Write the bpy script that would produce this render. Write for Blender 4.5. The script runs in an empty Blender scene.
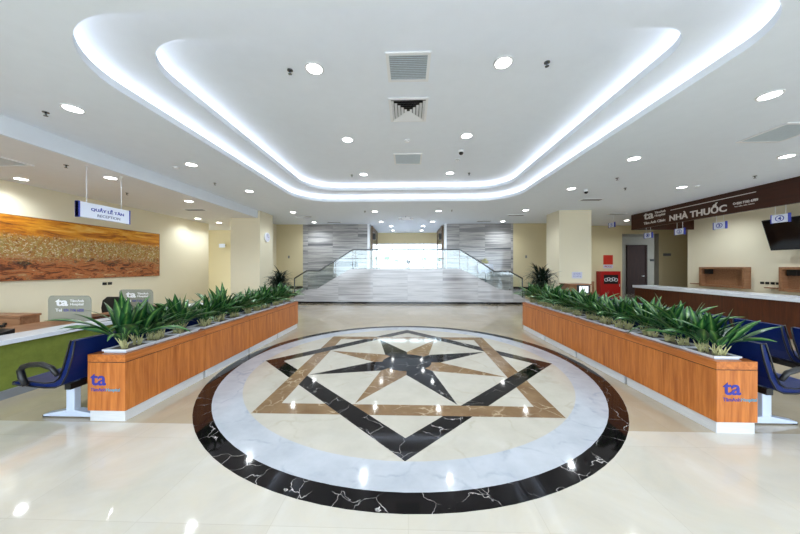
import bpy, bmesh, math, random
from mathutils import Vector, Matrix, Euler
random.seed(7)
PI = math.pi
C = bpy.context.scene.collection
SC = bpy.context.scene

# ------------------------------------------------------------------ materials
def srgb(r, g, b):
    f = lambda v: (v/255/12.92) if v/255 <= .04045 else ((v/255+.055)/1.055)**2.4
    return (f(r), f(g), f(b), 1)

class NT:
    """tiny helper around a node tree"""
    def __init__(s, name):
        s.m = bpy.data.materials.new(name); s.m.use_nodes = True
        s.t = s.m.node_tree; s.b = s.t.nodes['Principled BSDF']
    def n(s, kind, **kw):
        nd = s.t.nodes.new(kind)
        for k, v in kw.items():
            if k.startswith('i_'):
                key = k[2:]
                key = int(key) if key.isdigit() else key.replace('_', ' ')
                nd.inputs[key].default_value = v
            else: setattr(nd, k, v)
        return nd
    def l(s, a, b): s.t.links.new(a, b)
    def ramp(s, fac, stops, interp='LINEAR'):
        r = s.n('ShaderNodeValToRGB'); r.color_ramp.interpolation = interp
        e = r.color_ramp.elements
        while len(e) < len(stops): e.new(.5)
        for k, (p, c) in enumerate(stops): e[k].position = p; e[k].color = c
        s.l(fac, r.inputs[0]); return r.outputs[0]
    def mix(s, fac, a, b, mode='MIX'):
        m = s.n('ShaderNodeMix', data_type='RGBA', blend_type=mode)
        for sock, v in ((m.inputs[0], fac), (m.inputs[6], a), (m.inputs[7], b)):
            if hasattr(v, 'links'): s.l(v, sock)
            else: sock.default_value = v
        return m.outputs[2]
    def coord(s, scale=(1,1,1), rot=(0,0,0), loc=(0,0,0), which='Object'):
        tc = s.n('ShaderNodeTexCoord'); mp = s.n('ShaderNodeMapping')
        mp.inputs['Scale'].default_value = scale; mp.inputs['Rotation'].default_value = rot
        mp.inputs['Location'].default_value = loc
        s.l(tc.outputs[which], mp.inputs[0]); return mp.outputs[0]
    def noise(s, vec, scale=5, detail=4, rough=.5, dist=0):
        n = s.n('ShaderNodeTexNoise'); n.inputs['Scale'].default_value = scale
        n.inputs['Detail'].default_value = detail; n.inputs['Roughness'].default_value = rough
        n.inputs['Distortion'].default_value = dist; s.l(vec, n.inputs['Vector']); return n.outputs['Fac']
    def bump(s, h, strength=.2, dist=.01):
        b = s.n('ShaderNodeBump'); b.inputs['Strength'].default_value = strength
        b.inputs['Distance'].default_value = dist; s.l(h, b.inputs['Height']); s.l(b.outputs[0], s.b.inputs['Normal'])
    def col(s, c):
        if hasattr(c, 'links'): s.l(c, s.b.inputs['Base Color'])
        else: s.b.inputs['Base Color'].default_value = c
    def set(s, rough=.5, metal=0, spec=.5, coat=0):
        s.b.inputs['Roughness'].default_value = rough; s.b.inputs['Metallic'].default_value = metal
        s.b.inputs['Specular IOR Level'].default_value = spec; s.b.inputs['Coat Weight'].default_value = coat
        s.b.inputs['Coat Roughness'].default_value = .06
        return s.m

def plain(name, c, rough=.5, metal=0, spec=.5, var=.04, scale=6):
    q = NT(name); v = q.noise(q.coord(), scale, 3)
    lo = tuple(x*(1-var) for x in c[:3])+(1,); hi = tuple(min(1, x*(1+var)) for x in c[:3])+(1,)
    q.col(q.ramp(v, [(.3, lo), (.7, hi)])); return q.set(rough, metal, spec)

def emis(name, c, s):
    q = NT(name); q.col((.8,.8,.8,1)); q.b.inputs['Emission Color'].default_value = c
    q.b.inputs['Emission Strength'].default_value = s; return q.set(.4)

def wood(name, dark, light, axis='z', scale=1.0, rough=.35):
    q = NT(name)
    sc = {'z': (14, 14, .9), 'y': (14, .9, 14), 'x': (.9, 14, 14)}[axis]
    v = q.coord(tuple(k*scale for k in sc))
    a = q.noise(v, 1.6, 6, .6, .6); b = q.noise(v, 7, 3, .6)
    m = q.n('ShaderNodeMath', operation='MULTIPLY_ADD'); q.l(b, m.inputs[0]); m.inputs[1].default_value = .35; q.l(a, m.inputs[2])
    q.col(q.ramp(m.outputs[0], [(.42, dark), (.82, light)]))
    return q.set(rough, 0, .4)

M = {}
M['ceil'] = plain('ceiling_paint', srgb(236,243,253), .85, var=.01, spec=.2)
M['ceil_left'] = plain('lower_ceiling_paint', srgb(236,236,238), .85, var=.01, spec=.2)
M['cream'] = plain('cream_wall_paint', srgb(230,221,196), .75, var=.012, scale=1.5, spec=.25)
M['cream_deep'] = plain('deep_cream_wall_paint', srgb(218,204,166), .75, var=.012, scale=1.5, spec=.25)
M['greywall'] = plain('grey_wall_paint', srgb(150,146,136), .7, var=.02)
M['black'] = plain('black_plastic', srgb(16,16,18), .4)
M['blackgloss'] = plain('black_glass_screen', srgb(6,6,8), .12, spec=.6)
M['white'] = plain('white_plastic', srgb(236,238,242), .35, var=.01)
M['tray'] = plain('pale_grey_plastic', srgb(222,224,230), .4, var=.02)
M['greyplas'] = plain('mid_grey_plastic', srgb(120,122,126), .5)
M['silver'] = NT('brushed_steel'); _q = M['silver']
_v = _q.noise(_q.coord((1, 1, 60)), 6, 4); _q.col(_q.ramp(_v, [(.3, srgb(206,208,212)), (.7, srgb(228,229,232))])); M['silver'] = _q.set(.32, .3)
M['rail'] = plain('steel_handrail_metal', srgb(120,124,128), .25, metal=.8)
M['legmetal'] = plain('pale_blue_grey_powder_coated_metal', srgb(196,206,224), .35, metal=.1)
M['wood'] = wood('orange_beech_veneer', srgb(146,74,26), srgb(198,120,56))
M['woodh'] = wood('orange_beech_veneer_lengthwise', srgb(144,72,26), srgb(194,116,54), 'y')
M['redwood'] = wood('red_brown_veneer', srgb(58,27,13), srgb(84,42,20), 'z')
M['signwood'] = wood('dark_red_brown_sign_panel', srgb(50,21,9), srgb(66,30,14), 'y', .6)
M['walnut'] = wood('mid_brown_laminate', srgb(128,88,60), srgb(158,114,82), 'x')
M['darkdoor'] = wood('dark_brown_door_veneer', srgb(36,20,17), srgb(54,32,27), 'z', 1.0, .7)
M['doorframe'] = plain('brown_door_frame_paint', srgb(110,88,66), .45)
M['blue'] = plain('navy_blue_vinyl', srgb(3,27,84), .45, spec=.25, var=.06)
M['logoblue'] = plain('logo_deep_blue', srgb(44,46,140), .5, var=.01)
M['logoteal'] = plain('logo_teal', srgb(40,146,176), .5, var=.01)
M['signblue'] = plain('sign_blue', srgb(52,66,168), .45, var=.01)
M['signface'] = plain('white_acrylic_sign_face', srgb(226,232,248), .3, var=.01)
M['letter'] = plain('off_white_raised_lettering', srgb(226,220,216), .45, var=.01)
M['red'] = plain('red_enamel', srgb(176,22,22), .35)
M['redsign'] = plain('red_sign_print', srgb(196,48,30), .5)
M['counterwhite'] = plain('pale_stone_counter', srgb(214,218,226), .25, var=.03, scale=20)
M['soil'] = plain('grey_gravel_soil', srgb(116,108,98), .95, var=.35, scale=60)
M['stem'] = plain('pale_yellow_green_stem', srgb(188,184,134), .6, var=.12, scale=20)
M['gap'] = plain('dark_shadow_gap_rubber', srgb(30,28,28), .7)
M['plinth'] = plain('black_granite_plinth', srgb(20,20,22), .15, var=.2, scale=40)
M['paper'] = plain('printed_paper', srgb(206,206,224), .7, var=.02)
M['grey_text'] = plain('grey_lettering', srgb(120,124,150), .5)
M['lamp'] = emis('downlight_glow', (1,.98,.95,1), 9)
M['cove'] = emis('cove_led_glow', (1,.97,.93,1), 3.3)
M['mon'] = emis('lit_white_monitor_picture', (.85,.9,1,1), .35)

def fabric_green():
    q = NT('olive_green_felt'); v = q.noise(q.coord(), 5, 8, .7)
    q.col(q.ramp(v, [(.3, srgb(94,106,34)), (.7, srgb(122,132,50))])); q.bump(v, .15); return q.set(.7)
M['green'] = fabric_green()

def floor_mat():
    q = NT('polished_cream_marble_tiles')
    v = q.coord(which='Object')
    a = q.noise(v, .9, 7, .6, 1.2); b = q.noise(v, 4.5, 6, .6, .8)
    c1 = q.ramp(a, [(.3, srgb(190,183,171)), (.5, srgb(201,195,185)), (.72, srgb(212,207,199))])
    c2 = q.mix(q.ramp(b, [(.42, (0,0,0,1)), (.7, (.6,.6,.6,1))]), c1, srgb(204,194,176))
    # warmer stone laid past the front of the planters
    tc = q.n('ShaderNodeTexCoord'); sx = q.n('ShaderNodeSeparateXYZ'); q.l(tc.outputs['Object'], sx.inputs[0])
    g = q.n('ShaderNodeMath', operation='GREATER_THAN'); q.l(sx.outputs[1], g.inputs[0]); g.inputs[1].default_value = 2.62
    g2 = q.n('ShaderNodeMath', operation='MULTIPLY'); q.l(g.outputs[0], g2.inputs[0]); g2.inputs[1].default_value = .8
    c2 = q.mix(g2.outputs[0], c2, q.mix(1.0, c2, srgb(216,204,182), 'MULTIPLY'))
    br = q.n('ShaderNodeTexBrick', offset=0); q.l(v, br.inputs['Vector'])
    br.inputs['Scale'].default_value = 1; br.inputs['Brick Width'].default_value = .8; br.inputs['Row Height'].default_value = .8
    br.inputs['Mortar Size'].default_value = .0016; br.inputs['Mortar Smooth'].default_value = .1
    br.inputs['Color1'].default_value = (1,1,1,1); br.inputs['Color2'].default_value = (.93,.92,.90,1); br.inputs['Mortar'].default_value = (.80,.77,.72,1)
    q.col(q.mix(.8, c2, br.outputs['Color'], 'MULTIPLY'))
    return q.set(.045, 0, .75)
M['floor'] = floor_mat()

def veined(name, base, base2, vein, scale=1.6, thresh=.03, rough=.06, vm=1.0):
    q = NT(name); v = q.coord()
    a = q.noise(v, 3, 6, .6)
    c = q.ramp(a, [(.3, base), (.7, base2)])
    vo = q.n('ShaderNodeTexVoronoi', feature='DISTANCE_TO_EDGE'); vo.inputs['Scale'].default_value = scale
    nz = q.n('ShaderNodeTexNoise'); nz.inputs['Scale'].default_value = 2.2; nz.inputs['Detail'].default_value = 6; q.l(v, nz.inputs['Vector'])
    mx = q.mix(.32, v, nz.outputs['Color']); q.l(mx, vo.inputs['Vector'])
    k = q.noise(v, 5, 3)
    e = q.ramp(vo.outputs['Distance'], [(0, (vm,vm,vm,1)), (thresh, (0,0,0,1))])
    mm = q.mix(1.0, e, q.ramp(k, [(.42, (0,0,0,1)), (.6, (1,1,1,1))]), 'MULTIPLY')
    q.col(q.mix(mm, c, vein)); return q.set(rough, 0, .28)
M['blackmarble'] = veined('black_marble_with_white_veins', srgb(10,8,10), srgb(22,18,20), srgb(205,200,198), 5.5, .010)
M['brownmarble'] = veined('brown_emperador_marble', srgb(112,86,60), srgb(142,115,85), srgb(196,178,150), 7, .05, .07, .7)
M['greymarble'] = veined('pale_grey_marble', srgb(168,172,180), srgb(187,190,197), srgb(150,157,169), 4, .06, .08, .7)
M['creammarble'] = veined('cream_marble', srgb(180,174,162), srgb(192,186,174), srgb(166,156,138), 1.7, .03, .07, .4)

def striped(name, lo, mid, hi, pw, ph):
    q = NT(name)
    tc = q.n('ShaderNodeTexCoord'); mp = q.n('ShaderNodeMapping'); mp.inputs['Rotation'].default_value = (PI/2, 0, 0)
    q.l(tc.outputs['Object'], mp.inputs[0])
    br = q.n('ShaderNodeTexBrick', offset=0); q.l(mp.outputs[0], br.inputs['Vector'])
    br.inputs['Scale'].default_value = 1; br.inputs['Brick Width'].default_value = pw; br.inputs['Row Height'].default_value = ph
    br.inputs['Mortar Size'].default_value = .0035
    br.inputs['Color1'].default_value = (.0,.0,.0,1); br.inputs['Color2'].default_value = (1,1,1,1); br.inputs['Mortar'].default_value = (.5,.5,.5,1)
    # each slab gets its own offset of the veins
    ad = q.n('ShaderNodeVectorMath', operation='MULTIPLY_ADD'); q.l(br.outputs['Color'], ad.inputs[0])
    ad.inputs[1].default_value = (3.1, 0, 2.7); q.l(tc.outputs['Object'], ad.inputs[2])
    m2 = q.n('ShaderNodeMapping'); m2.inputs['Scale'].default_value = (.13, 1, 4.2); q.l(ad.outputs[0], m2.inputs[0])
    a = q.noise(m2.outputs[0], 1.3, 8, .62, .25); b = q.noise(m2.outputs[0], 5, 5, .6, .2)
    mm = q.n('ShaderNodeMath', operation='MULTIPLY_ADD'); q.l(b, mm.inputs[0]); mm.inputs[1].default_value = .3; q.l(a, mm.inputs[2])
    c = q.ramp(mm.outputs[0], [(.46, lo), (.56, mid), (.64, hi), (.72, mid)])
    c = q.mix(br.outputs['Fac'], c, mid); q.col(c)
    return q.set(.12, 0, .6)
M['stripewall'] = striped('grey_striped_marble_wall', srgb(98,98,102), srgb(142,141,143), srgb(196,193,191), 1.15, .72)
M['stripestair'] = striped('pale_striped_marble_cladding', srgb(144,142,146), srgb(178,176,179), srgb(206,204,206), 1.42, .72)

def leafmat():
    q = NT('variegated_green_leaf')
    uv = q.n('ShaderNodeUVMap'); sx = q.n('ShaderNodeSeparateXYZ'); q.l(uv.outputs[0], sx.inputs[0])
    ab = q.n('ShaderNodeMath', operation='SUBTRACT'); q.l(sx.outputs[0], ab.inputs[0]); ab.inputs[1].default_value = .5
    a2 = q.n('ShaderNodeMath', operation='ABSOLUTE'); q.l(ab.outputs[0], a2.inputs[0])
    tc = q.n('ShaderNodeTexCoord'); n1 = q.noise(tc.outputs['Object'], 14, 3)
    s = q.n('ShaderNodeMath', operation='MULTIPLY_ADD'); q.l(n1, s.inputs[0]); s.inputs[1].default_value = .28; q.l(a2.outputs[0], s.inputs[2])
    c = q.ramp(s.outputs[0], [(.10, srgb(150,176,104)), (.2, srgb(84,128,58)), (.32, srgb(40,92,44)), (.5, srgb(20,62,34))])
    q.l(c, q.b.inputs['Base Color'])
    q.b.inputs['Subsurface Weight'].default_value = 0
    return q.set(.32, 0, .5)
M['leaf'] = leafmat()
M['palm'] = plain('dark_green_palm_leaf', srgb(16,34,20), .45, var=.25, scale=9)
M['shrub'] = plain('outdoor_shrub_leaf', srgb(84,128,70), .6, var=.3, scale=5)

def paintmat():
    q = NT('golden_painting_of_wading_birds')
    tc = q.n('ShaderNodeTexCoord'); sx = q.n('ShaderNodeSeparateXYZ'); q.l(tc.outputs['Object'], sx.inputs[0])
    st = q.n('ShaderNodeMapping'); st.inputs['Scale'].default_value = (1, .35, 2.6); q.l(tc.outputs['Object'], st.inputs[0])
    # z runs from 0 to 1.32 (object origin at the lower edge)
    wob = q.noise(st.outputs[0], 1.2, 5)
    zz = q.n('ShaderNodeMath', operation='MULTIPLY_ADD'); q.l(wob, zz.inputs[0]); zz.inputs[1].default_value = .32; q.l(sx.outputs[2], zz.inputs[2])
    zn = q.n('ShaderNodeMath', operation='DIVIDE'); q.l(zz.outputs[0], zn.inputs[0]); zn.inputs[1].default_value = 1.6
    sky = q.ramp(q.noise(st.outputs[0], 3, 8, .7, .6), [(.34, srgb(120,60,14)), (.45, srgb(196,116,22)), (.54, srgb(228,156,38)), (.66, srgb(240,192,96))])
    dg = q.n('ShaderNodeMapping'); dg.inputs['Rotation'].default_value = (.25, 0, 0); dg.inputs['Scale'].default_value = (1, 1.0, 3.6); q.l(tc.outputs['Object'], dg.inputs[0])
    rock = q.ramp(q.noise(dg.outputs[0], 2.6, 10, .74, 1.2), [(.38, srgb(40,20,16)), (.46, srgb(120,62,32)), (.52, srgb(190,112,60)), (.58, srgb(140,96,60)), (.66, srgb(224,180,130))])
    n2 = q.noise(tc.outputs['Object'], 9, 8, .8, .6)
    n3 = q.noise(tc.outputs['Object'], 26, 3, .6, .8)
    flock = q.ramp(n2, [(.36, srgb(92,54,20)), (.46, srgb(176,120,48)), (.54, srgb(150,132,76)), (.62, srgb(206,164,90)), (.7, srgb(150,104,56))])
    flock = q.mix(q.ramp(n3, [(.55, (0,0,0,1)), (.62, (.85,.85,.85,1))]), flock, srgb(222,212,184))
    jag = q.n('ShaderNodeMath', operation='MULTIPLY_ADD'); q.l(n2, jag.inputs[0]); jag.inputs[1].default_value = .34; q.l(zn.outputs[0], jag.inputs[2])
    f1 = q.ramp(jag.outputs[0], [(.48, (0,0,0,1)), (.60, (1,1,1,1))])
    f2 = q.ramp(jag.outputs[0], [(.80, (0,0,0,1)), (.88, (1,1,1,1))])
    c = q.mix(f2, q.mix(f1, rock, flock), sky); q.col(c)
    q.bump(n2, .3); return q.set(.45)
M['painting'] = paintmat()

def glass(name, tint, alpha_refl=.12):
    # thin architectural glass: mostly transparent, reflecting by Fresnel
    q = NT(name); t = q.t
    tr = q.n('ShaderNodeBsdfTransparent'); tr.inputs[0].default_value = tint
    gl = q.n('ShaderNodeBsdfGlossy'); gl.inputs['Roughness'].default_value = .0
    fr = q.n('ShaderNodeFresnel'); fr.inputs[0].default_value = 1.6
    mx = q.n('ShaderNodeMixShader'); q.l(fr.outputs[0], mx.inputs[0]); q.l(tr.outputs[0], mx.inputs[1]); q.l(gl.outputs[0], mx.inputs[2])
    q.l(mx.outputs[0], t.nodes['Material Output'].inputs[0]); return q.m
M['glass'] = glass('clear_greenish_glass', (.94,.975,.965,1))
M['glass_clear'] = glass('clear_window_glass', (.97,.98,.98,1))
def frosted():
    q = NT('smoky_frosted_glass'); tr = q.n('ShaderNodeBsdfTransparent'); tr.inputs[0].default_value = (.8,.82,.8,1)
    q.col(srgb(168,170,158)); q.set(.25)
    mx = q.n('ShaderNodeMixShader'); mx.inputs[0].default_value = .62
    q.l(tr.outputs[0], mx.inputs[1]); q.l(q.b.outputs[0], mx.inputs[2]); q.l(mx.outputs[0], q.t.nodes['Material Output'].inputs[0]); return q.m
M['frost'] = frosted()

# ------------------------------------------------------------------ mesh builder
class MB:
    def __init__(s): s.bm = bmesh.new()
    def face(s, pts):
        vs = [s.bm.verts.new(p) for p in pts]; return s.bm.faces.new(vs)
    def box(s, x0, y0, z0, x1, y1, z1, bev=0):
        vs = [s.bm.verts.new(p) for p in [(x0,y0,z0),(x1,y0,z0),(x1,y1,z0),(x0,y1,z0),(x0,y0,z1),(x1,y0,z1),(x1,y1,z1),(x0,y1,z1)]]
        fs = [s.bm.faces.new([vs[i] for i in f]) for f in [(0,3,2,1),(4,5,6,7),(0,1,5,4),(1,2,6,5),(2,3,7,6),(3,0,4,7)]]
        if bev:
            es = list({e for f in fs for e in f.edges})
            bmesh.ops.bevel(s.bm, geom=es, offset=bev, segments=2, profile=.5, affect='EDGES')
        return s
    def prism(s, poly, axis, a, b, bev=0):
        """poly in the two other axes (in xyz order), extruded from a to b along axis"""
        def P(u, v, w): return {'x': (w,u,v), 'y': (u,w,v), 'z': (u,v,w)}[axis]
        A = [s.bm.verts.new(P(u,v,a)) for u, v in poly]; B = [s.bm.verts.new(P(u,v,b)) for u, v in poly]
        fs = [s.bm.faces.new(A), s.bm.faces.new(B[::-1])]; n = len(poly)
        for i in range(n):
            j = (i+1) % n; fs.append(s.bm.faces.new([A[j], A[i], B[i], B[j]]))
        bmesh.ops.recalc_face_normals(s.bm, faces=fs)
        if bev:
            es = list(set(fs[0].edges) | set(fs[1].edges))
            bmesh.ops.bevel(s.bm, geom=es, offset=bev, segments=2, profile=.5, affect='EDGES')
        return s
    def cyl(s, p0, p1, r, n=16, r2=None):
        p0, p1 = Vector(p0), Vector(p1); r2 = r if r2 is None else r2
        d = (p1-p0).normalized(); u = d.orthogonal().normalized(); v = d.cross(u)
        A = [s.bm.verts.new(p0+(u*math.cos(t)+v*math.sin(t))*r) for t in [2*PI*i/n for i in range(n)]]
        B = [s.bm.verts.new(p1+(u*math.cos(t)+v*math.sin(t))*r2) for t in [2*PI*i/n for i in range(n)]]
        fs = [s.bm.faces.new(A), s.bm.faces.new(B[::-1])]
        for i in range(n):
            j = (i+1) % n; f = s.bm.faces.new([A[j], A[i], B[i], B[j]]); f.smooth = True; fs.append(f)
        bmesh.ops.recalc_face_normals(s.bm, faces=fs); return s
    def ring(s, cx, cy, r0, r1, z0, z1, n=96):
        vs = []
        for i in range(n):
            t = 2*PI*i/n; c_, s_ = math.cos(t), math.sin(t)
            vs.append([s.bm.verts.new((cx+r*c_, cy+r*s_, z)) for r, z in ((r0,z0),(r1,z0),(r1,z1),(r0,z1))])
        fs = []
        for i in range(n):
            a, b = vs[i], vs[(i+1) % n]
            for k in range(4): fs.append(s.bm.faces.new([a[k], a[(k+1)%4], b[(k+1)%4], b[k]]))
        bmesh.ops.recalc_face_normals(s.bm, faces=fs); return s
    def tube(s, pts, r, n=10, closed=False):
        pts = [Vector(p) for p in pts]; N = len(pts); rings = []
        up = None
        for i, p in enumerate(pts):
            a = pts[i-1] if (i > 0 or closed) else p; b = pts[(i+1) % N] if (i < N-1 or closed) else p
            d = (b-a).normalized()
            if up is None: up = d.orthogonal().normalized()
            u = (up - d*up.dot(d)).normalized(); up = u; v = d.cross(u)
            rr = r[i] if isinstance(r, (list, tuple)) else r
            rings.append([s.bm.verts.new(p+(u*math.cos(t)+v*math.sin(t))*rr) for t in [2*PI*k/n for k in range(n)]])
        fs = []
        for i in range(N if closed else N-1):
            A, B = rings[i], rings[(i+1) % N]
            for k in range(n):
                f = s.bm.faces.new([A[k], A[(k+1)%n], B[(k+1)%n], B[k]]); f.smooth = True; fs.append(f)
        if not closed:
            fs.append(s.bm.faces.new(rings[0])); fs.append(s.bm.faces.new(rings[-1][::-1]))
        bmesh.ops.recalc_face_normals(s.bm, faces=fs); return s
    def lathe(s, prof, cx, cy, n=20):
        rings = [[s.bm.verts.new((cx+max(r,1e-4)*math.cos(2*PI*k/n), cy+max(r,1e-4)*math.sin(2*PI*k/n), z)) for k in range(n)] for r, z in prof]
        fs = []
        for A, B in zip(rings, rings[1:]):
            for k in range(n):
                f = s.bm.faces.new([A[k], A[(k+1)%n], B[(k+1)%n], B[k]]); f.smooth = True; fs.append(f)
        fs.append(s.bm.faces.new(rings[0])); fs.append(s.bm.faces.new(rings[-1]))
        bmesh.ops.recalc_face_normals(s.bm, faces=fs); return s

def world_loc(o):
    v = Vector((0,0,0))
    while o: v += o.location; o = o.parent
    return v

def obj(name, mb, mat, parent=None, origin=None):
    me = bpy.data.meshes.new(name)
    off = world_loc(parent) if parent else None
    if not parent:
        if origin is None:
            xs = [v.co for v in mb.bm.verts]
            origin = ((min(p.x for p in xs)+max(p.x for p in xs))/2, (min(p.y for p in xs)+max(p.y for p in xs))/2, min(p.z for p in xs))
        off = Vector(origin)
    for v in mb.bm.verts: v.co -= off
    mb.bm.to_mesh(me); mb.bm.free()
    o = bpy.data.objects.new(name, me); C.objects.link(o)
    if isinstance(mat, str): mat = M[mat]
    me.materials.append(mat)
    if parent: o.parent = parent
    else: o.location = off
    return o

def tag(o, label, cat, group=None, kind=None):
    o['label'] = label; o['category'] = cat
    if group: o['group'] = group
    if kind: o['kind'] = kind
    return o

def thing(name, loc, label, cat, group=None):
    o = bpy.data.objects.new(name, None); C.objects.link(o); o.location = loc
    o.empty_display_size = .1
    return tag(o, label, cat, group)

def struct(name, mb, mat, origin=(0,0,0)):
    o = obj(name, mb, mat, None, origin); o['kind'] = 'structure'; return o

def copy_tree(o, parent=None):
    c = o.copy(); C.objects.link(c)
    if parent: c.parent = parent
    for ch in o.children: copy_tree(ch, c)
    return c

def text(name, s, facing, pos, width, height, mat, parent, bold=0.0, depth=.004):
    """raised lettering as a mesh; pos = world lower-left corner as read; facing '-y','+x','-x'"""
    cu = bpy.data.curves.new(name, 'FONT'); cu.body = s; cu.size = 1; cu.offset = bold; cu.extrude = .01; cu.resolution_u = 3
    to = bpy.data.objects.new(name, cu); C.objects.link(to)
    bpy.context.view_layer.update()
    me = bpy.data.meshes.new_from_object(to.evaluated_get(bpy.context.evaluated_depsgraph_get()))
    bpy.data.objects.remove(to); bpy.data.curves.remove(cu)
    xs = [v.co.x for v in me.vertices]; ys = [v.co.y for v in me.vertices]; zs = [v.co.z for v in me.vertices]
    x0, x1, y0, y1, z0, z1 = min(xs), max(xs), min(ys), max(ys), min(zs), max(zs)
    off = world_loc(parent) if parent else Vector((0,0,0))
    for v in me.vertices:
        a = (v.co.x-x0)/(x1-x0)*width; b = (v.co.y-y0)/(y1-y0)*height; d = (v.co.z-z0)/(z1-z0)*depth
        p = {'-y': (a, -d, b), '+x': (d, a, b), '-x': (-d, -a, b)}[facing]
        v.co = Vector(pos)+Vector(p)-off
    me.materials.clear(); me.materials.append(M[mat])
    o = bpy.data.objects.new(name, me); C.objects.link(o)
    if parent: o.parent = parent
    return o

# ------------------------------------------------------------------ the room
HC, HL = 3.45, 3.20          # main ceiling, lower ceiling on the left
YB = 12.7                     # rear wall
Y0 = -4.5                     # glazed entrance wall behind the camera

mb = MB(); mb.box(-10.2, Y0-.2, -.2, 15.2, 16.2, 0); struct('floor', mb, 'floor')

def rr(x0, y0, x1, y1, rn, rf, n=12):
    pts = []; rq = rn*.58    # the near right corner is tighter
    for cx, cy, r, a0 in ((x1-rq, y0+rq, rq, -90), (x1-rf, y1-rf, rf, 0), (x0+rf, y1-rf, rf, 90), (x0+rn, y0+rn, rn, 180)):
        for k in range(n+1):
            t = math.radians(a0+90*k/n); pts.append((cx+r*math.cos(t), cy+r*math.sin(t)))
    return pts
OUT = (-3.20, 2.08, 3.03, 8.33); INN = (-2.76, 2.58, 2.66, 7.83)
def loop(R, g, rn, rf): return rr(R[0]-g, R[1]-g, R[2]+g, R[3]+g, rn+g, rf+g)
def slab_with_hole(outer, hole, z0, z1):
    m = MB(); bm = m.bm; es = []
    for z in (z0, z1):
        for L in (outer, hole):
            vs = [bm.verts.new((x, y, z)) for x, y in L]
            es.append([bm.edges.new((vs[i], vs[(i+1) % len(vs)])) for i in range(len(vs))])
    bmesh.ops.triangle_fill(bm, use_beauty=True, edges=es[0]+es[1])
    bmesh.ops.triangle_fill(bm, use_beauty=True, edges=es[2]+es[3])
    for a, b in ((es[0], es[2]), (es[1], es[3])):
        for p, q in zip(a, b):
            v1, v2 = p.verts; w1, w2 = q.verts
            try: bm.faces.new([v1, v2, w2, w1])
            except ValueError: pass
    bmesh.ops.recalc_face_normals(bm, faces=bm.faces); return m
RN, RF = .95, 1.0
rect = [(-5.201, Y0), (14.2, Y0), (14.2, 16), (-6.15, 16), (-6.15, 9.6), (-5.201, 9.6)]
struct('ceiling', slab_with_hole(rect, loop(OUT, 0, RN, RF), HC, HC+.025), 'ceil')
struct('trim_5', slab_with_hole(loop(OUT, .02, RN, RF), loop(OUT, 0, RN, RF), HC+.025, HC+.085), 'ceil')
struct('trim_6', slab_with_hole(loop(INN, .02, .65, .85), loop(INN, 0, .65, .85), 3.675, 3.735), 'ceil')
# first recess: plane at 3.65 with its own opening; second recess closes at 3.85
struct('ceiling_recess_lower', slab_with_hole(loop(OUT, .34, RN, RF), loop(INN, 0, .65, .85), 3.65, 3.675), 'ceil')
m = MB(); m.prism(loop(INN, .34, .65, .85), 'z', 3.85, 3.9); struct('ceiling_recess_upper', m, 'ceil')
def band(R, g0, g1, rn, rf, z0, z1):
    return slab_with_hole(loop(R, g1, rn, rf), loop(R, g0, rn, rf), z0, z1)
struct('trim_1', band(OUT, .30, .34, RN, RF, HC+.025, 3.65), 'ceil')
struct('trim_2', band(INN, .30, .34, .65, .85, 3.675, 3.85), 'ceil')
# LED strips lying in the coves
for R, z, rn, rf, lab in ((OUT, HC+.025, RN, RF, 'warm white light strip hidden along the outer ceiling cove'), (INN, 3.675, .65, .85, 'warm white light strip hidden along the inner ceiling cove')):
    t = obj('cove_light_strip', band(R, .20, .26, rn, rf, z, z+.018), 'cove', None)
    tag(t, lab, 'light strip')

# dropped ceiling at the left
m = MB(); m.box(-10.2, Y0, HL, -5.24, 9.6, HL+.06); m.box(-10.2, 9.6, HL, -6.16, YB, HL+.06); struct('ceiling_left', m, 'ceil_left')
m = MB(); m.box(-6.16, 10.45, 0, -6.06, YB, HC); struct('wall_partition', m, 'cream')
m = MB(); m.box(-5.24, Y0, HL-.001, -5.2, 9.6, HC+.02); struct('trim_3', m, 'ceil')

# walls
m = MB(); m.box(-8.1, Y0, 0, -7.9, 10.85, HL); struct('wall_left', m, 'cream')
m = MB(); m.box(-10.2, 9, 0, -10.05, YB, HL); struct('wall_corridor', m, 'cream_deep')
m = MB(); m.box(-10.05, YB, 0, -4.83, YB+.2, HC); struct('wall_back_left', m, 'cream_deep')
m = MB(); m.box(-4.83, YB, 0, -1.84, YB+.2, HC); struct('wall_back_marble_left', m, 'stripewall')
m = MB(); m.box(1.71, YB, 0, 4.70, YB+.2, HC); struct('wall_back_marble_right', m, 'stripewall')
m = MB(); m.box(4.70, YB, 0, 7.0, YB+.2, HC); struct('wall_back_right', m, 'cream_deep')
m = MB(); m.box(6.9, YB+.2, 0, 7.0, 13.5, HC); struct('wall_return_right', m, 'cream_deep')
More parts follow.
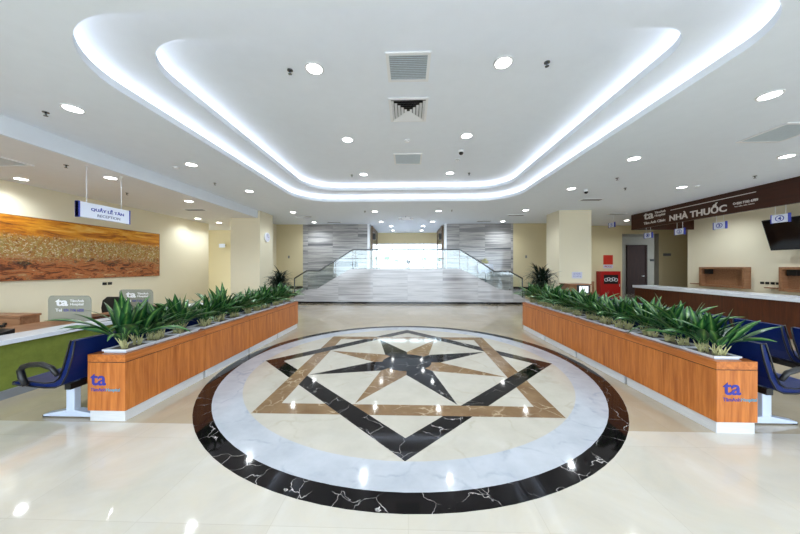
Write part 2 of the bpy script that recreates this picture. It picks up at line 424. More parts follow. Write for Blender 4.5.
# far right wall with the opening to a grey lobby
m = MB(); m.box(6.9, 13.5, 0, 10.07, 13.7, HC); m.box(11.75, 13.5, 0, 14.2, 13.7, HC); m.box(10.07, 13.5, 3.07, 11.75, 13.7, HC)
struct('wall_far_right', m, 'cream_deep')
m = MB(); m.box(9.6, 16.0, 0, 15.2, 16.15, 3.3); m.box(9.6, 13.7, 0, 9.7, 16.0, 3.3); m.box(15.1, 13.7, 0, 15.2, 16, 3.3); m.box(10.071, 13.49, 0, 10.09, 13.72, 3.069); m.box(11.73,13.49,0,11.749,13.72,3.069); struct('wall_lobby', m, 'greywall')
m = MB(); m.box(9.7, 13.7, 3.2, 15.1, 16.0, 3.25); struct('ceiling_lobby', m, 'greywall')
m = MB(); m.box(10.6, Y0, 0, 10.8, 10.95, HC); struct('wall_right', m, 'cream')
m = MB(); m.box(14.1, 10.95, 0, 14.2, 13.5, HC); m.box(10.8, 10.85, 0, 14.2, 10.95, HC); struct('wall_side_corridor', m, 'cream_deep')

# baseboards of the back wall, at the level of the small landings
m = MB(); m.box(-6.0, YB-.02, .50, -4.84, YB-.001, .62); struct('baseboard_left', m, 'plinth')
m = MB(); m.box(4.71, YB-.02, .50, 6.0, YB-.001, .62); struct('baseboard_right', m, 'plinth')

# columns (part of the building)
m = MB(); m.box(-6.16, 9.52, 0, -5.12, 10.45, HC, .01); struct('wall_column_left', m, 'cream')
m = MB(); m.box(5.17, 9.76, 0, 6.26, 10.65, HC, .01); struct('wall_column_right', m, 'cream')

# upper hall beyond the stairs
m = MB(); m.box(-1.94, YB+.2, 1.2, -1.84, 16.2, HC); m.box(1.71, YB+.2, 1.2, 1.81, 16.2, HC); struct('wall_upper_hall', m, 'cream')
m = MB(); m.box(-1.9, 16.0, 2.86, 1.8, 16.2, HC); struct('wall_upper_header', m, 'cream_deep')
m = MB(); m.box(-1.86, YB-.04, 1.43, -1.76, YB+.2, HC); m.box(1.63, YB-.04, 1.43, 1.73, YB+.2, HC); struct('trim_4', m, 'white')
w = bpy.data.objects.new('window_1', None); C.objects.link(w); w.location = (-.05, 16.1, 1.43); w['kind'] = 'structure'
m = MB()
for x in (-1.84, -.95, -.05, .85, 1.68): m.box(x, 16.05, 1.44, x+.05, 16.12, 2.86)
m.box(-1.84, 16.05, 1.43, 1.73, 16.12, 1.49); m.box(-1.84, 16.05, 2.8, 1.73, 16.12, 2.86)
obj('window_frame', m, 'white', w)
m = MB(); m.box(-1.8, 16.08, 1.49, 1.7, 16.09, 2.8); obj('window_pane', m, 'glass_clear', w)

# entrance wall behind the camera: piers, header and mullions
m = MB(); m.box(-10.2, Y0-.2, 0, -7.4, Y0, HC); m.box(10.2, Y0-.2, 0, 14.2, Y0, HC); m.box(-7.4, Y0-.2, 3.15, 10.2, Y0, HC); struct('wall_entrance', m, 'cream')
m = MB()
for k in range(9):
    x = -7.4+k*2.2-.03; m.box(x, Y0-.12, 0, x+.06, Y0-.04, 3.15)
m.box(-7.4, Y0-.12, 2.3, 10.2, Y0-.04, 2.36)
struct('window_frame_entrance', m, 'white')

# ------------------------------------------------------------------ staircase
YF = 11.4
st = thing('staircase', (-.03, YF, 0), 'marble-clad double staircase rising from both sides to a central landing', 'staircase')
prof = [(-5.4, .06), (-4.71, .25), (-4.20, .55), (-3.76, .60), (-2.39, 1.42), (2.13, 1.42), (3.66, .60), (4.10, .55), (4.62, .25), (5.2, .06)]
m = MB(); m.prism([(-5.4, .08)]+prof[1:-1]+[(5.2, .08)], 'y', YF, YF+.12); obj('front_wall', m, 'stripestair', st)
m = MB(); m.box(-5.4, YF+.015, 0, 5.2, YF+.12, .08); obj('plinth', m, 'plinth', st)
m = MB(); m.box(-2.4, YF+.12, 1.2, 2.14, YB-.001, 1.40); m.box(-1.83, YB, 1.2, 1.70, 16.5, 1.43); obj('upper_landing', m, 'stripestair', st)
def steps(sx, xa, xb, za, zb, n):
    mm = MB()
    for k in range(n):
        z = za+(zb-za)*(k+1)/(n+1); x0 = xa+(xb-xa)*k/n; x1 = xa+(xb-xa)*(k+1)/n
        mm.box(min(x0,x1), YF+.12, 0, max(x0,x1), YB-.001, z-.02)
    return mm
obj('upper_steps', steps(-1, -3.76, -2.4, .55, 1.42, 5), 'stripestair', st)
obj('upper_steps', steps(1, 3.66, 2.14, .55, 1.42, 5), 'stripestair', st)
m = MB(); m.box(-4.9, YF+.5, 0, -3.76, YB-.001, .52); m.box(-4.2, YF+.12, 0, -3.76, YF+.5, .52); obj('small_landing', m, 'stripestair', st)
m = MB(); m.box(3.66, YF+.5, 0, 4.9, YB-.001, .52); m.box(3.66, YF+.12, 0, 4.1, YF+.5, .52); obj('small_landing', m, 'stripestair', st)
m = MB(); [m.box(-4.2-.26*(k+1), YF+.12, 0, -4.2-.26*k, YF+.5, .5-.13*(k+1)+.04) for k in range(3)]; obj('lower_steps', m, 'stripestair', st)
m = MB(); [m.box(4.1+.26*k, YF+.12, 0, 4.1+.26*(k+1), YF+.5, .5-.13*(k+1)+.04) for k in range(3)]; obj('lower_steps', m, 'stripestair', st)

bal = thing('glass_balustrade', (-.03, YF+.06, .2), 'greenish glass balustrade with grey steel handrail along the marble staircase', 'balustrade')
rl = [(-4.71, 1.03), (-4.21, 1.34), (-3.69, 1.34), (-2.28, 2.21), (2.09, 2.21), (2.81, 1.77), (3.49, 1.32), (4.09, 1.32), (4.61, 1.04)]
ry = YF+.06
def glz(pts): mm = MB(); mm.prism(pts, 'y', ry-.005, ry+.005); obj('glass_panel', mm, 'glass', bal)
glz([(-4.66, .29), (-4.20, .56), (-4.20, 1.32), (-4.66, 1.04)])
glz([(-4.18, .56), (-3.77, .61), (-3.70, .64), (-3.70, 1.32), (-4.18, 1.32)])
glz([(-3.68, .66), (-3.0, 1.07), (-3.0, 1.75), (-3.68, 1.33)]); glz([(-2.98, 1.08), (-2.3, 1.44), (-2.3, 2.18), (-2.98, 1.76)])
for k in range(4): glz([(-2.27+k*1.09, 1.43), (-2.27+(k+1)*1.09-.015, 1.43), (-2.27+(k+1)*1.09-.015, 2.2), (-2.27+k*1.09, 2.2)])
glz([(2.11, 1.44), (2.8, 1.08), (2.8, 1.76), (2.11, 2.18)]); glz([(2.82, 1.07), (3.48, .70), (3.48, 1.32), (2.82, 1.74)])
glz([(3.50, .69), (3.67, .61), (4.09, .56), (4.09, 1.31), (3.50, 1.31)]); glz([(4.11, .56), (4.58, .29), (4.58, 1.04), (4.11, 1.3)])
m = MB(); m.tube([(x, ry, z) for x, z in rl], .028, 12); obj('handrail', m, 'rail', bal)
for x, z0, z1 in ((-4.71, .24, 1.03), (4.61, .24, 1.04)):
    m = MB(); m.cyl((x, ry, z0), (x, ry, z1), .024); obj('post', m, 'rail', bal)
for x in (-2.27, -1.18, -.09, 1.0, 2.09, -3.69, 3.49, -4.19, 4.1):
    zb = 1.42 if abs(x) < 2.3 else (.61 if abs(x) < 3.9 else .56)
    m = MB(); m.box(x-.02, ry-.012, zb, x+.02, ry+.012, zb+.07); obj('glass_clamp', m, 'rail', bal)

# glass doors of the upper hall
for sx, x, lab in ((-1, -1.69, 'left'), (1, 1.57, 'right')):
    d = thing('glass_door', (x, 13.0, 1.43), 'open brown-framed glass door on the %s side of the upper hall' % lab, 'door', None)
    for ya in (12.95, 15.0):
        m = MB(); m.box(x-.03, ya, 1.43, x+.03, ya+.18, 3.40); obj('door_stile', m, 'doorframe', d)
    m = MB(); m.box(x-.03, 13.13, 3.22, x+.03, 15.0, 3.40); obj('top_rail', m, 'doorframe', d)
    m = MB(); m.box(x-.006, 13.13, 1.44, x+.006, 15.0, 3.22); obj('glass_panel', m, 'glass_clear', d)
    m = MB(); m.box(x-sx*.03, 12.96, 2.78, x-sx*.16, 13.15, 3.06, .02); obj('door_closer', m, 'black', d)

# ------------------------------------------------------------------ floor medallion
CX, CY = -.025, 4.41; MK = 1.008
md = thing('floor_medallion', (CX, CY, 0), 'round inlaid marble medallion with eight-pointed star in the polished floor', 'floor inlay')
def inlay(name, pts, mat, z0, z1, label=None):
    mm = MB(); mm.prism([(CX+x*MK, CY+y*MK) for x, y in pts], 'z', z0, z1); o = obj(name, mm, mat, md)
    if label: o['label'] = label
    return o
m = MB(); m.ring(CX, CY, 2.53*MK, 2.69*MK, 0, .002); obj('outer_ring', m, 'blackmarble', md)['label'] = 'black marble outer ring'
m = MB(); m.ring(CX, CY, 2.235*MK, 2.53*MK, 0, .002); obj('middle_ring', m, 'greymarble', md)['label'] = 'pale grey marble ring'
inlay('inner_disc', [(2.235*math.cos(2*PI*k/96), 2.235*math.sin(2*PI*k/96)) for k in range(96)], 'creammarble', 0, .002, 'cream marble field')
def frame4(r, w, a0, z1):
    mm = MB(); ri = r-w*math.sqrt(2)
    for k in range(4):
        a, b = math.radians(a0+90*k), math.radians(a0+90*(k+1))
        q = [(r*math.cos(a), r*math.sin(a)), (r*math.cos(b), r*math.sin(b)), (ri*math.cos(b), ri*math.sin(b)), (ri*math.cos(a), ri*math.sin(a))]
        mm.prism([(CX+x*MK, CY+y*MK) for x, y in q], 'z', .001, z1)
    return mm
obj('brown_square_band', frame4(2.225, .215, 45, .0025), 'brownmarble', md)
obj('black_diamond_band', frame4(2.235, .205, 0, .0032), 'blackmarble', md)
# brown runs over black at every other crossing
a_ = 2.225/math.sqrt(2); b_ = a_-.215
for ang in (0, 90, 180, 270):
    # side y=-a, crossing near x=+.66, rotated
    pts = [(.30, -a_), (1.05, -a_), (1.05, -b_), (.30, -b_)]
    t = math.radians(ang); inlay('brown_crossing', [(x*math.cos(t)-y*math.sin(t), x*math.sin(t)+y*math.cos(t)) for x, y in pts], 'brownmarble', .001, .0038)
for k in range(8):
    t = math.radians(-112.5+45*k); tv = math.radians(22.5)
    pts = [(0, 0), (.52*math.cos(t-tv), .52*math.sin(t-tv)), (1.45*math.cos(t), 1.45*math.sin(t)), (.52*math.cos(t+tv), .52*math.sin(t+tv))]
    inlay('star_point', pts, 'brownmarble' if k % 2 == 0 else 'blackmarble', .001, .003, ('brown' if k % 2 == 0 else 'black')+' marble star point')
inlay('centre_disc', [(.38*math.cos(2*PI*k/48), .38*math.sin(2*PI*k/48)) for k in range(48)], 'blackmarble', .001, .0042, 'black marble centre disc')

# ------------------------------------------------------------------ planters
def planter(x0, x1, ya, yb, z, label, first, outer):
    """wooden trough module between ya and yb; aisle face on the medallion side"""
    p = thing('planter_box', ((x0+x1)/2, (ya+yb)/2, 0), label, 'planter', 'wooden planter modules of the %s row' % ('left' if x0 < 0 else 'right'))
    m = MB(); m.box(x0+.012, ya+(.012 if first else .02), 0, x1-.012, yb-.02, .105); obj('metal_base', m, 'silver', p)
    t = .018; m = MB(); m.box(x0, ya, .105, x0+t, yb-.003, .572); m.box(x1-t, ya, .105, x1, yb-.003, .572)
    m.box(x0+t, ya, .105, x1-t, ya+t, .572); m.box(x0+t, yb-.003-t, .105, x1-t, yb-.003, .572); m.box(x0+t, ya+t, .105, x1-t, yb-.003-t, .13)
    obj('wood_panel', m, 'wood', p)
    m = MB(); m.box(x0+.004, ya+.004, .572, x0+.03, yb-.007, .579); m.box(x1-.03, ya+.004, .572, x1-.004, yb-.007, .579); m.box(x0+.03, ya+.004, .572, x1-.03, ya+.03, .579)
    obj('shadow_joint', m, 'gap', p)
    m = MB(); w = .055; m.box(x0, ya, .579, x0+w, yb-.003, .65); m.box(x1-w, ya, .579, x1, yb-.003, .65)
    m.box(x0+w, ya, .579, x1-w, ya+w, .65); m.box(x0+w, yb-.003-.03, .579, x1-w, yb-.003, .65)
    obj('top_rail', m, 'woodh', p)
    return p
YS = [2.63, 3.70, 4.76, 5.82, 6.88]
LX = (-3.115, -2.74); RX = (2.77, 3.125); YR = [2.60, 3.67, 4.73, 5.80, 6.87]
pos_words = ['nearest to the entrance', 'second from the entrance', 'third from the entrance', 'farthest, next to the staircase']
lp, rp = [], []
for k in range(4):
    lp.append(planter(*LX, YS[k], YS[k+1], 0, 'orange wooden planter box with metal base, left row, %s' % pos_words[k], k == 0, -1))
    rp.append(planter(*RX, YR[k], YR[k+1], 0, 'orange wooden planter box with metal base, right row, %s' % pos_words[k], k == 0, 1))
for p, x0, y in ((lp[0], -3.085, 2.63), (rp[0], 2.825, 2.60)):
    o = text('logo', 'ta', '-y', (x0, y, .35), .155, .115, 'logoblue', p, .018, .003); o['label'] = 'deep blue letters ta'
    text('logo_lettering', 'TâmAnh', '-y', (x0, y, .293), .150, .034, 'logoblue', p, .012, .002)
    o = text('logo_lettering', 'Hospital', '-y', (x0+.158, y, .285), .135, .040, 'logoteal', p, .008, .002); o['label'] = 'teal lettering Hospital'

# ------------------------------------------------------------------ leafy plants
def leaf(bm, uvl, base, az, el, L, W, droop, segs=8, twist=0, fold=.25):
    p = Vector(base); d_el = el; prev = None; step = L/segs
    h = Vector((math.cos(az), math.sin(az), 0)); side = Vector((-math.sin(az), math.cos(az), 0))
    for i in range(segs+1):
        t = i/segs
        wdt = W*(math.sin(PI*min(1, max(0, (t-.12)/.88))**.85) if t > .12 else .0)+.003*(1-t)
        wdt = max(wdt, .0012)
        tw = twist*t; dirv = h*math.cos(d_el)+Vector((0,0,1))*math.sin(d_el); nrm = dirv.cross(side)
        sd = side*math.cos(tw)+nrm*math.sin(tw); up = (sd.cross(dirv))
        vs = [bm.verts.new(p-sd*wdt+up*wdt*fold), bm.verts.new(p), bm.verts.new(p+sd*wdt+up*wdt*fold)]
        if prev:
            for a, u0 in ((0, 0), (1, .5)):
                f = bm.faces.new([prev[a], prev[a+1], vs[a+1], vs[a]]); f.smooth = True
                for lp_, uv in zip(f.loops, ((u0, (i-1)/segs), (u0+.5, (i-1)/segs), (u0+.5, t), (u0, t))): lp_[uvl].uv = uv
        prev = vs; p = p+dirv*step; d_el -= droop/segs*(.5+t)
def make_plant(seed, spread=1.0, height=1.0):
    rnd = random.Random(seed)
    r = thing('potted_plant', (0, 0, 0), '', 'plant')
    m = MB(); x, y, zt = .125, .165, .028
    m.bm.free(); m = MB()
    # tapering tray: outer shell, rim and recessed bottom
    def rectz(a, b, z): return [m.bm.verts.new(q) for q in ((-a,-b,z),(a,-b,z),(a,b,z),(-a,b,z))]
    lo = rectz(x-.03, y-.03, -.22); hi = rectz(x-.01, y-.01, .012); ro = rectz(x, y, .012); rt = rectz(x, y, zt); ri = rectz(x-.014, y-.014, zt); bi = rectz(x-.016, y-.016, .004)
    for A, B in ((lo, hi), (hi, ro), (ro, rt), (rt, ri), (ri, bi)):
        for k in range(4): m.bm.faces.new([A[k], A[(k+1)%4], B[(k+1)%4], B[k]])
    m.bm.faces.new(lo); bmesh.ops.recalc_face_normals(m.bm, faces=m.bm.faces)
    obj('plant_tray', m, 'tray', r)
    m = MB(); m.box(-x+.017, -y+.017, -.05, x-.017, y-.017, .012)
    bmesh.ops.subdivide_edges(m.bm, edges=[e for e in m.bm.edges if abs(e.verts[0].co.z-e.verts[1].co.z) < .001], cuts=5, use_grid_fill=True)
    for v in m.bm.verts:
        if v.co.z > 0: v.co.z += rnd.uniform(-.004, .007)
    obj('soil', m, 'soil', r)
    sb = MB(); lb = MB(); uvl = lb.bm.loops.layers.uv.new('UVMap')
    cl = [(rnd.uniform(-.05,.05), rnd.uniform(-.09,.09)) for _ in range(8)]
    for q, (cx, cy) in enumerate(cl):
        n = rnd.choice((5, 6, 6))
        for k in range(n):
            az = rnd.uniform(0, 2*PI); out = rnd.random()
            el = math.radians(86-48*out)
            # petiole
            h = rnd.uniform(.07, .13); bx, by = cx+rnd.uniform(-.012,.012), cy+rnd.uniform(-.012,.012)
            top = (bx+math.cos(az)*h*math.cos(el)*.7, by+math.sin(az)*h*math.cos(el)*.7, .008+h)
            sb.tube([(bx, by, .006), ((bx+top[0])/2-.002, (by+top[1])/2, .008+h*.55), top], [.007, .005, .0035], 5)
            L = rnd.uniform(.26, .44)*height*(1+.25*out)*spread
            leaf(lb.bm, uvl, top, az, el, L, rnd.uniform(.030,.044), math.radians(22+75*out*rnd.uniform(.6,1.1)), twist=rnd.uniform(-.7,.7))
    obj('stems', sb, 'stem', r); obj('foliage', lb, 'leaf', r)
    return r
protos = [make_plant(11, 1.15, 1.0), make_plant(23), make_plant(37), make_plant(51, .95, 1.08)]
used = set()
rows = [('left', -2.928, YS), ('right', 2.947, YR)]
ordw = ['first', 'second', 'third', 'fourth', 'fifth', 'sixth', 'seventh', 'eighth', 'ninth', 'tenth', 'eleventh', 'last']
for side, x, yy in rows:
    n = 0
    for k in range(4):
        for j in range(3):
            y = yy[k]+.235+j*.335-(.01 if j == 2 else 0)
            pi = (n*3+(1 if side == 'right' else 0)) % 4
            if n == 0: pi = 0 if side == 'left' else 2
            o = protos[pi] if pi not in used else copy_tree(protos[pi]); used.add(pi)
            o.location = (x-(.0), y, .65); o.rotation_euler.z = random.choice((0, PI))
            s = random.uniform(.86, 1.0); o.scale = (1, 1, s)
            tag(o, '%s variegated leafy plant from the entrance in the %s wooden planter row' % (ordw[n], side), 'plant', 'leafy plants in the %s planter row' % side)
            n += 1

# larger floor plants beside the columns
def palm(loc, seed, label, R, Hh):
    rnd = random.Random(seed); r = thing('potted_palm', loc, label, 'plant')
    m = MB(); m.lathe([(.15, 0), (.2, .02), (.24, .42), (.25, .45), (.22, .45), (.21, .40)], loc[0], loc[1]); obj('plant_pot', m, 'black', r)
    m = MB(); m.cyl((loc[0], loc[1], .35), (loc[0], loc[1], .405), .205); obj('soil', m, 'soil', r)
    sm = MB(); lb = MB(); uvl = lb.bm.loops.layers.uv.new('UVMap')
    for k in range(5):
        a = rnd.uniform(0, 2*PI); q = (loc[0]+.07*math.cos(a), loc[1]+.07*math.sin(a))
        tp = (q[0]+.10*math.cos(a), q[1]+.10*math.sin(a), rnd.uniform(.62, .72)*Hh)
        sm.tube([(q[0], q[1], .40), ((q[0]+tp[0])/2, (q[1]+tp[1])/2, .65), tp], [.016, .013, .01], 6)
        for j in range(58):
            z = tp[2]-rnd.uniform(0, .34)*Hh; f = (tp[2]-z)
            leaf(lb.bm, uvl, (tp[0]-.3*f*math.cos(a)*.5, tp[1]-.3*f*math.sin(a)*.5, z), rnd.uniform(0, 2*PI), math.radians(rnd.uniform(5, 80)), rnd.uniform(.38, .62)*R, .024, math.radians(rnd.uniform(50, 120)))
    obj('stems', sm, 'walnut', r); obj('foliage', lb, 'palm', r)
palm((-4.40, 9.15, 0), 3, 'dark green bushy palm standing beside the left column', 1.02, 1.66)
palm((4.28, 9.1, 0), 5, 'dark green spiky palm standing beside the right column', 1.15, 1.76)

# ------------------------------------------------------------------ waiting benches
def seat_profile():
    # u forward, z up: one continuous shell, back then seat then curled front
    inner = [(-.03, .815), (.005, .70), (.045, .56), (.085, .46), (.13, .425), (.22, .415), (.36, .43), (.47, .437), (.525, .425)]
    outer = [(.535, .405), (.49, .395), (.36, .385), (.22, .372), (.12, .375), (.055, .405), (.005, .50), (-.045, .66), (-.072, .81)]
    return inner+outer
def make_bench(n, pitch=.58, wd=.48):
    b = thing('waiting_bench', (0, 0, 0), '', 'bench')
    for k in range(n):
        y = k*pitch
        m = MB(); m.prism(seat_profile(), 'y', y, y+wd, .008); s = obj('seat', m, 'blue', b)
        m = MB()
        pr = seat_profile()
        for yy in (y-.006, y+wd+.006):
            m = MB(); m.tube([(u, yy, z) for u, z in pr], .0075, 6, True); obj('seat_edging', m, 'black', s)
    def arm(y):
        m = MB(); m.tube([(.07, y, .50), (.12, y, .565), (.22, y, .60), (.33, y, .595), (.40, y, .575), (.425, y, .54), (.41, y, .48), (.37, y, .40)], [.018, .022, .024, .024, .024, .025, .027, .022], 10)
        obj('armrest', m, 'black', b)
    arm(-.03); arm((n-1)*pitch+wd+.03)
    for k in range(n-1): arm(k*pitch+wd+(pitch-wd)/2)
    m = MB(); m.box(.13, .12, .30, .19, (n-1)*pitch+wd-.12, .36); obj('beam', m, 'black', b)
    for y in (.20, (n-1)*pitch+wd-.20):
        m = MB(); m.box(.21-.055, y-.03, .06, .21+.03, y+.03, .372, .006); lg = obj('leg', m, 'legmetal', b)
        m = MB(); m.prism([(-.13, .012), (.47, .012), (.47, .030), (.24, .075), (.13, .075), (-.13, .030)], 'y', y-.035, y+.035, .004); obj('leg_foot', m, 'legmetal', lg)
        m = MB(); m.box(-.145, y-.03, 0, -.10, y+.03, .022, .004); m.box(.44, y-.03, 0, .485, y+.03, .022, .004); obj('foot_cap', m, 'black', lg)
    return b
bench = make_bench(4)
def place_bench(o, x, y, rot, label, group=None):
    o.location = (x, y, 0); o.rotation_euler.z = rot; tag(o, label, 'bench', 'blue seat benches')
# left bench faces -x: rotate by 180, seats then run towards smaller y, so anchor at far end
L4 = 3*.58+.48
place_bench(bench, -3.17, 2.52+L4, PI, 'blue four-seat waiting bench behind the near left planter, facing the reception desk')
place_bench(copy_tree(bench), -3.17, 4.85+L4, PI, 'blue four-seat waiting bench behind the far left planter modules')
place_bench(copy_tree(bench), 3.22, 2.60, 0, 'blue four-seat waiting bench right behind the near right planter')
place_bench(copy_tree(bench), 3.22, 4.93, 0, 'blue four-seat waiting bench behind the far right planter modules')
place_bench(copy_tree(bench), 4.44, 3.42-.58, 0, 'blue four-seat waiting bench in second row before the pharmacy counter')
place_bench(copy_tree(bench), 4.44, 5.30, 0, 'farther blue four-seat waiting bench of the second row')

# ------------------------------------------------------------------ reception (left)
dk = thing('reception_desk', (-5.0, 1.5, 0), 'long low reception desk with olive green front and white top', 'desk')
m = MB(); m.box(-5.25, -1.0, .095, -4.60, 6.3, .62); obj('front_panel', m, 'green', dk)
m = MB(); m.box(-5.2, -1.0, 0, -4.57, 6.3, .095); obj('kickboard', m, 'greyplas', dk)
m = MB(); m.box(-4.92, -1.0, .62, -4.54, 6.32, .675, .004); obj('desk_top', m, 'counterwhite', dk)
m = MB(); m.box(-5.75, -1.0, .59, -4.93, 6.3, .64, .004); m.box(-5.72, -1.0, 0, -5.68, 6.3, .59); obj('work_surface', m, 'walnut', dk)
for k, y in enumerate((4.15, 5.33)):
    g = thing('glass_screen', (-5.2, y, .676), 'smoky glass counter screen with white lettering, %s one on the reception desk' % ('nearer' if k == 0 else 'farther'), 'screen', 'glass counter screens')
    x0, x1, z0, z1, r = -5.54-.13*k, -4.86-.13*k, .676, 1.06, .07
    pts = [(x0, z0), (x1, z0)]+[(x1-r+r*math.cos(t), z1-r+r*math.sin(t)) for t in [PI/2*i/8 for i in range(9)]]+[(x0+r-r*math.sin(t), z1-r+r*math.cos(t)) for t in [PI/2*i/8 for i in range(9)]]
    m = MB(); m.prism(pts, 'y', y-.005, y+.005); obj('glass_pane', m, 'frost', g)
    text('logo', 'ta', '-y', (-5.42-.11*k, y-.005, .90), .20, .11, 'white', g, .035, .002)
    text('lettering', 'TâmAnh\nHospital', '-y', (-5.19-.11*k, y-.005, .90), .22, .10, 'white', g, .01, .002)
    text('lettering', 'Tel', '-y', (-5.42-.11*k, y-.005, .815), .10, .045, 'white', g, .015, .002)
    text('lettering', '024 7106 6858', '-y', (-5.29-.11*k, y-.005, .815), .32, .045, 'logoblue', g, .015, .002)
# raised brown privacy ledges on the desk
for y, w_, lab in ((4.30, .30, 'red-brown ledge strip on the reception desk by the nearer screen'), (5.50, .25, 'red-brown ledge strip on the reception desk by the farther screen')):
    m = MB(); m.box(-5.68, y, .641, -5.02, y+w_, .70, .004); o = obj('desk_organiser', m, 'redwood'); tag(o, lab, 'organiser')
cb = thing('cabinet', (-6.8, 4.7, 0), 'low brown office cabinet with black lock behind the reception desk', 'cabinet')
m = MB(); m.box(-7.7, 4.27, 0, -6.13, 4.48, .70); obj('body', m, 'walnut', cb)
m = MB(); m.box(-7.72, 4.23, .70, -6.11, 4.49, .735, .003); obj('cabinet_top', m, 'walnut', cb)
for k in range(3):
    x0 = -7.68+k*.52; m = MB(); m.box(x0, 4.245, .03, x0+.50, 4.269, .69, .002); d = obj('door', m, 'walnut', cb)
    m = MB(); m.cyl((x0+.27, 4.245, .60), (x0+.27, 4.22, .60), .022); m.box(x0+.26, 4.215, .52, x0+.28, 4.235, .61); obj('lock', m, 'black', d)
oc = thing('office_chair', (-5.95, 5.25, 0), 'dark office chair behind the reception desk', 'chair')
x, y = -5.95, 5.25
m = MB(); m.prism([(-.21, .62), (.21, .62), (.23, .78), (.2, .93), (.11, 1.0), (-.11, 1.0), (-.2, .93), (-.23, .78)], 'y', -.02, .03, .01)
for v in m.bm.verts: v.co += Vector((x, y+.22, -.10))
obj('backrest', m, 'black', oc)
m = MB(); m.box(x-.23, y-.22, .40, x+.23, y+.22, .47, .02); obj('seat', m, 'black', oc)
m = MB(); m.tube([(x, y+.1, .40), (x, y+.26, .42), (x, y+.25, .70)], .018, 8); obj('back_bracket', m, 'greyplas', oc)
m = MB(); m.cyl((x, y, .07), (x, y, .40), .022); obj('gas_post', m, 'greyplas', oc)
for k in range(5):
    a = 2*PI*k/5; m = MB(); m.tube([(x, y, .10), (x+.26*math.cos(a), y+.26*math.sin(a), .06)], [.02, .013], 8); l_ = obj('leg', m, 'black', oc)
    m = MB(); m.cyl((x+.26*math.cos(a)-.012, y+.26*math.sin(a), .028), (x+.26*math.cos(a)+.012, y+.26*math.sin(a), .028), .028); obj('castor', m, 'black', l_)
ph = thing('telephone', (-5.15, 3.35, .64), 'small black telephone at the left end of the reception desk', 'telephone')
m = MB(); m.prism([(3.27, .64), (3.45, .64), (3.45, .71), (3.27, .665)], 'x', -5.24, -5.05, .004); obj('phone_base', m, 'black', ph)
m = MB(); m.tube([(-5.22, 3.28, .72), (-5.22, 3.33, .74), (-5.22, 3.40, .745), (-5.22, 3.45, .735)], [.022, .014, .014, .022], 8); obj('handset', m, 'black', ph)

# painting
pt = thing('wall_painting', (-7.87, 5.9, 1.23), 'long golden-brown landscape painting of wading birds on the left wall', 'painting')
y0p, y1p = 3.6, 8.61
m = MB(); m.box(-7.899, y0p, 1.23, -7.862, y1p, 2.53); o = obj('canvas', m, 'painting', pt)
m = MB()
for a, b in ((y0p-.012, y0p), (y1p, y1p+.012)): m.box(-7.899, a, 1.218, -7.858, b, 2.542)
m.box(-7.899, y0p, 1.218, -7.858, y1p, 1.23); m.box(-7.899, y0p, 2.53, -7.858, y1p, 2.542)
obj('frame', m, 'walnut', pt)
# sockets on walls
def socket(loc, n, facing, label, w=.10):
    s = thing('wall_socket', loc, label, 'socket')
    for k in range(n):
        m = MB(); d = (w+.03)*k
        if facing == '+x': m.box(loc[0], loc[1]+d, loc[2], loc[0]+.012, loc[1]+d+w, loc[2]+.07, .003)
        else: m.box(loc[0]-.012, loc[1]-d-w, loc[2], loc[0], loc[1]-d, loc[2]+.07, .003)
        obj('socket_plate', m, 'black', s)
socket((-7.9, 7.0, 1.03), 2, '+x', 'pair of black sockets on the left wall below the painting')
socket((10.6, 8.75, .99), 4, '-x', 'row of black sockets on the right wall between the wooden niches', .09)

# reception sign
sg = thing('hanging_sign', (-5.42, 5.0, 2.33), 'white reception sign with blue ends hanging on two rods over the desk', 'sign')
m = MB(); m.box(-5.45, 4.42, 2.33, -5.39, 5.27, 2.585, .004); obj('sign_panel', m, 'signface', sg)
for ya in (4.42, 5.252):
    m = MB(); m.box(-5.456, ya, 2.325, -5.384, ya+.02, 2.59, .003); obj('end_cap', m, 'signblue', sg)
for ya in (4.56, 5.13):
    m = MB(); m.cyl((-5.42, ya, 2.58), (-5.42, ya, 3.19), .006, 8); m.cyl((-5.42, ya, 3.185), (-5.42, ya, 3.20), .022, 12); obj('rod', m, 'white', sg)
text('lettering', 'QUẦY LỄ TÂN', '+x', (-5.39, 4.60, 2.45), .55, .085, 'signblue', sg, .03, .003)
text('lettering', 'RECEPTION', '+x', (-5.39, 4.70, 2.368), .38, .048, 'grey_text', sg, .005, .003)

# ------------------------------------------------------------------ pharmacy (right)
bd = thing('sign_board', (8.4, 5.0, 2.89), 'long dark red-brown pharmacy sign board under the ceiling with pale lettering', 'sign')
m = MB(); m.box(8.38, Y0+.3, 2.89, 8.46, 10.78, HC-.001); obj('board', m, 'signwood', bd)
m = MB(); m.box(8.46, 10.70, 2.89, 10.59, 10.78, HC-.001); obj('return_board', m, 'signwood', bd)
def bt(s, y, z, w_, h_, b=.02, mat='letter'): text('lettering', s, '-x', (8.38, y, z), w_, h_, mat, bd, b, .008)
o = text('logo', 'ta', '-x', (8.38, 10.22, 3.17), .40, .23, 'letter', bd, .02, .008)
bt('TâmAnh\nHospital', 9.78, 3.18, .40, .20, .012); bt('Tâm Anh Clinic', 10.22, 3.0, .84, .09, .02)
bt('NHÀ THUỐC', 9.24, 2.965, 1.62, .29, .03)
m = MB(); m.box(8.372, 7.0, 3.305, 8.38, 9.2, 3.322); obj('rule_line', m, 'letter', bd)
bt('024 7102 6789', 7.40, 3.09, .44, .065, .02); bt('Tư vấn sức khỏe', 7.45, 3.03, .42, .035, .0)
m = MB(); m.ring(0, 0, .018, .030, 0, .006, 20)
for v in m.bm.verts: v.co = Vector((8.38-v.co.z, 7.45+v.co.x, 3.127+v.co.y))
obj('phone_symbol', m, 'letter', bd)

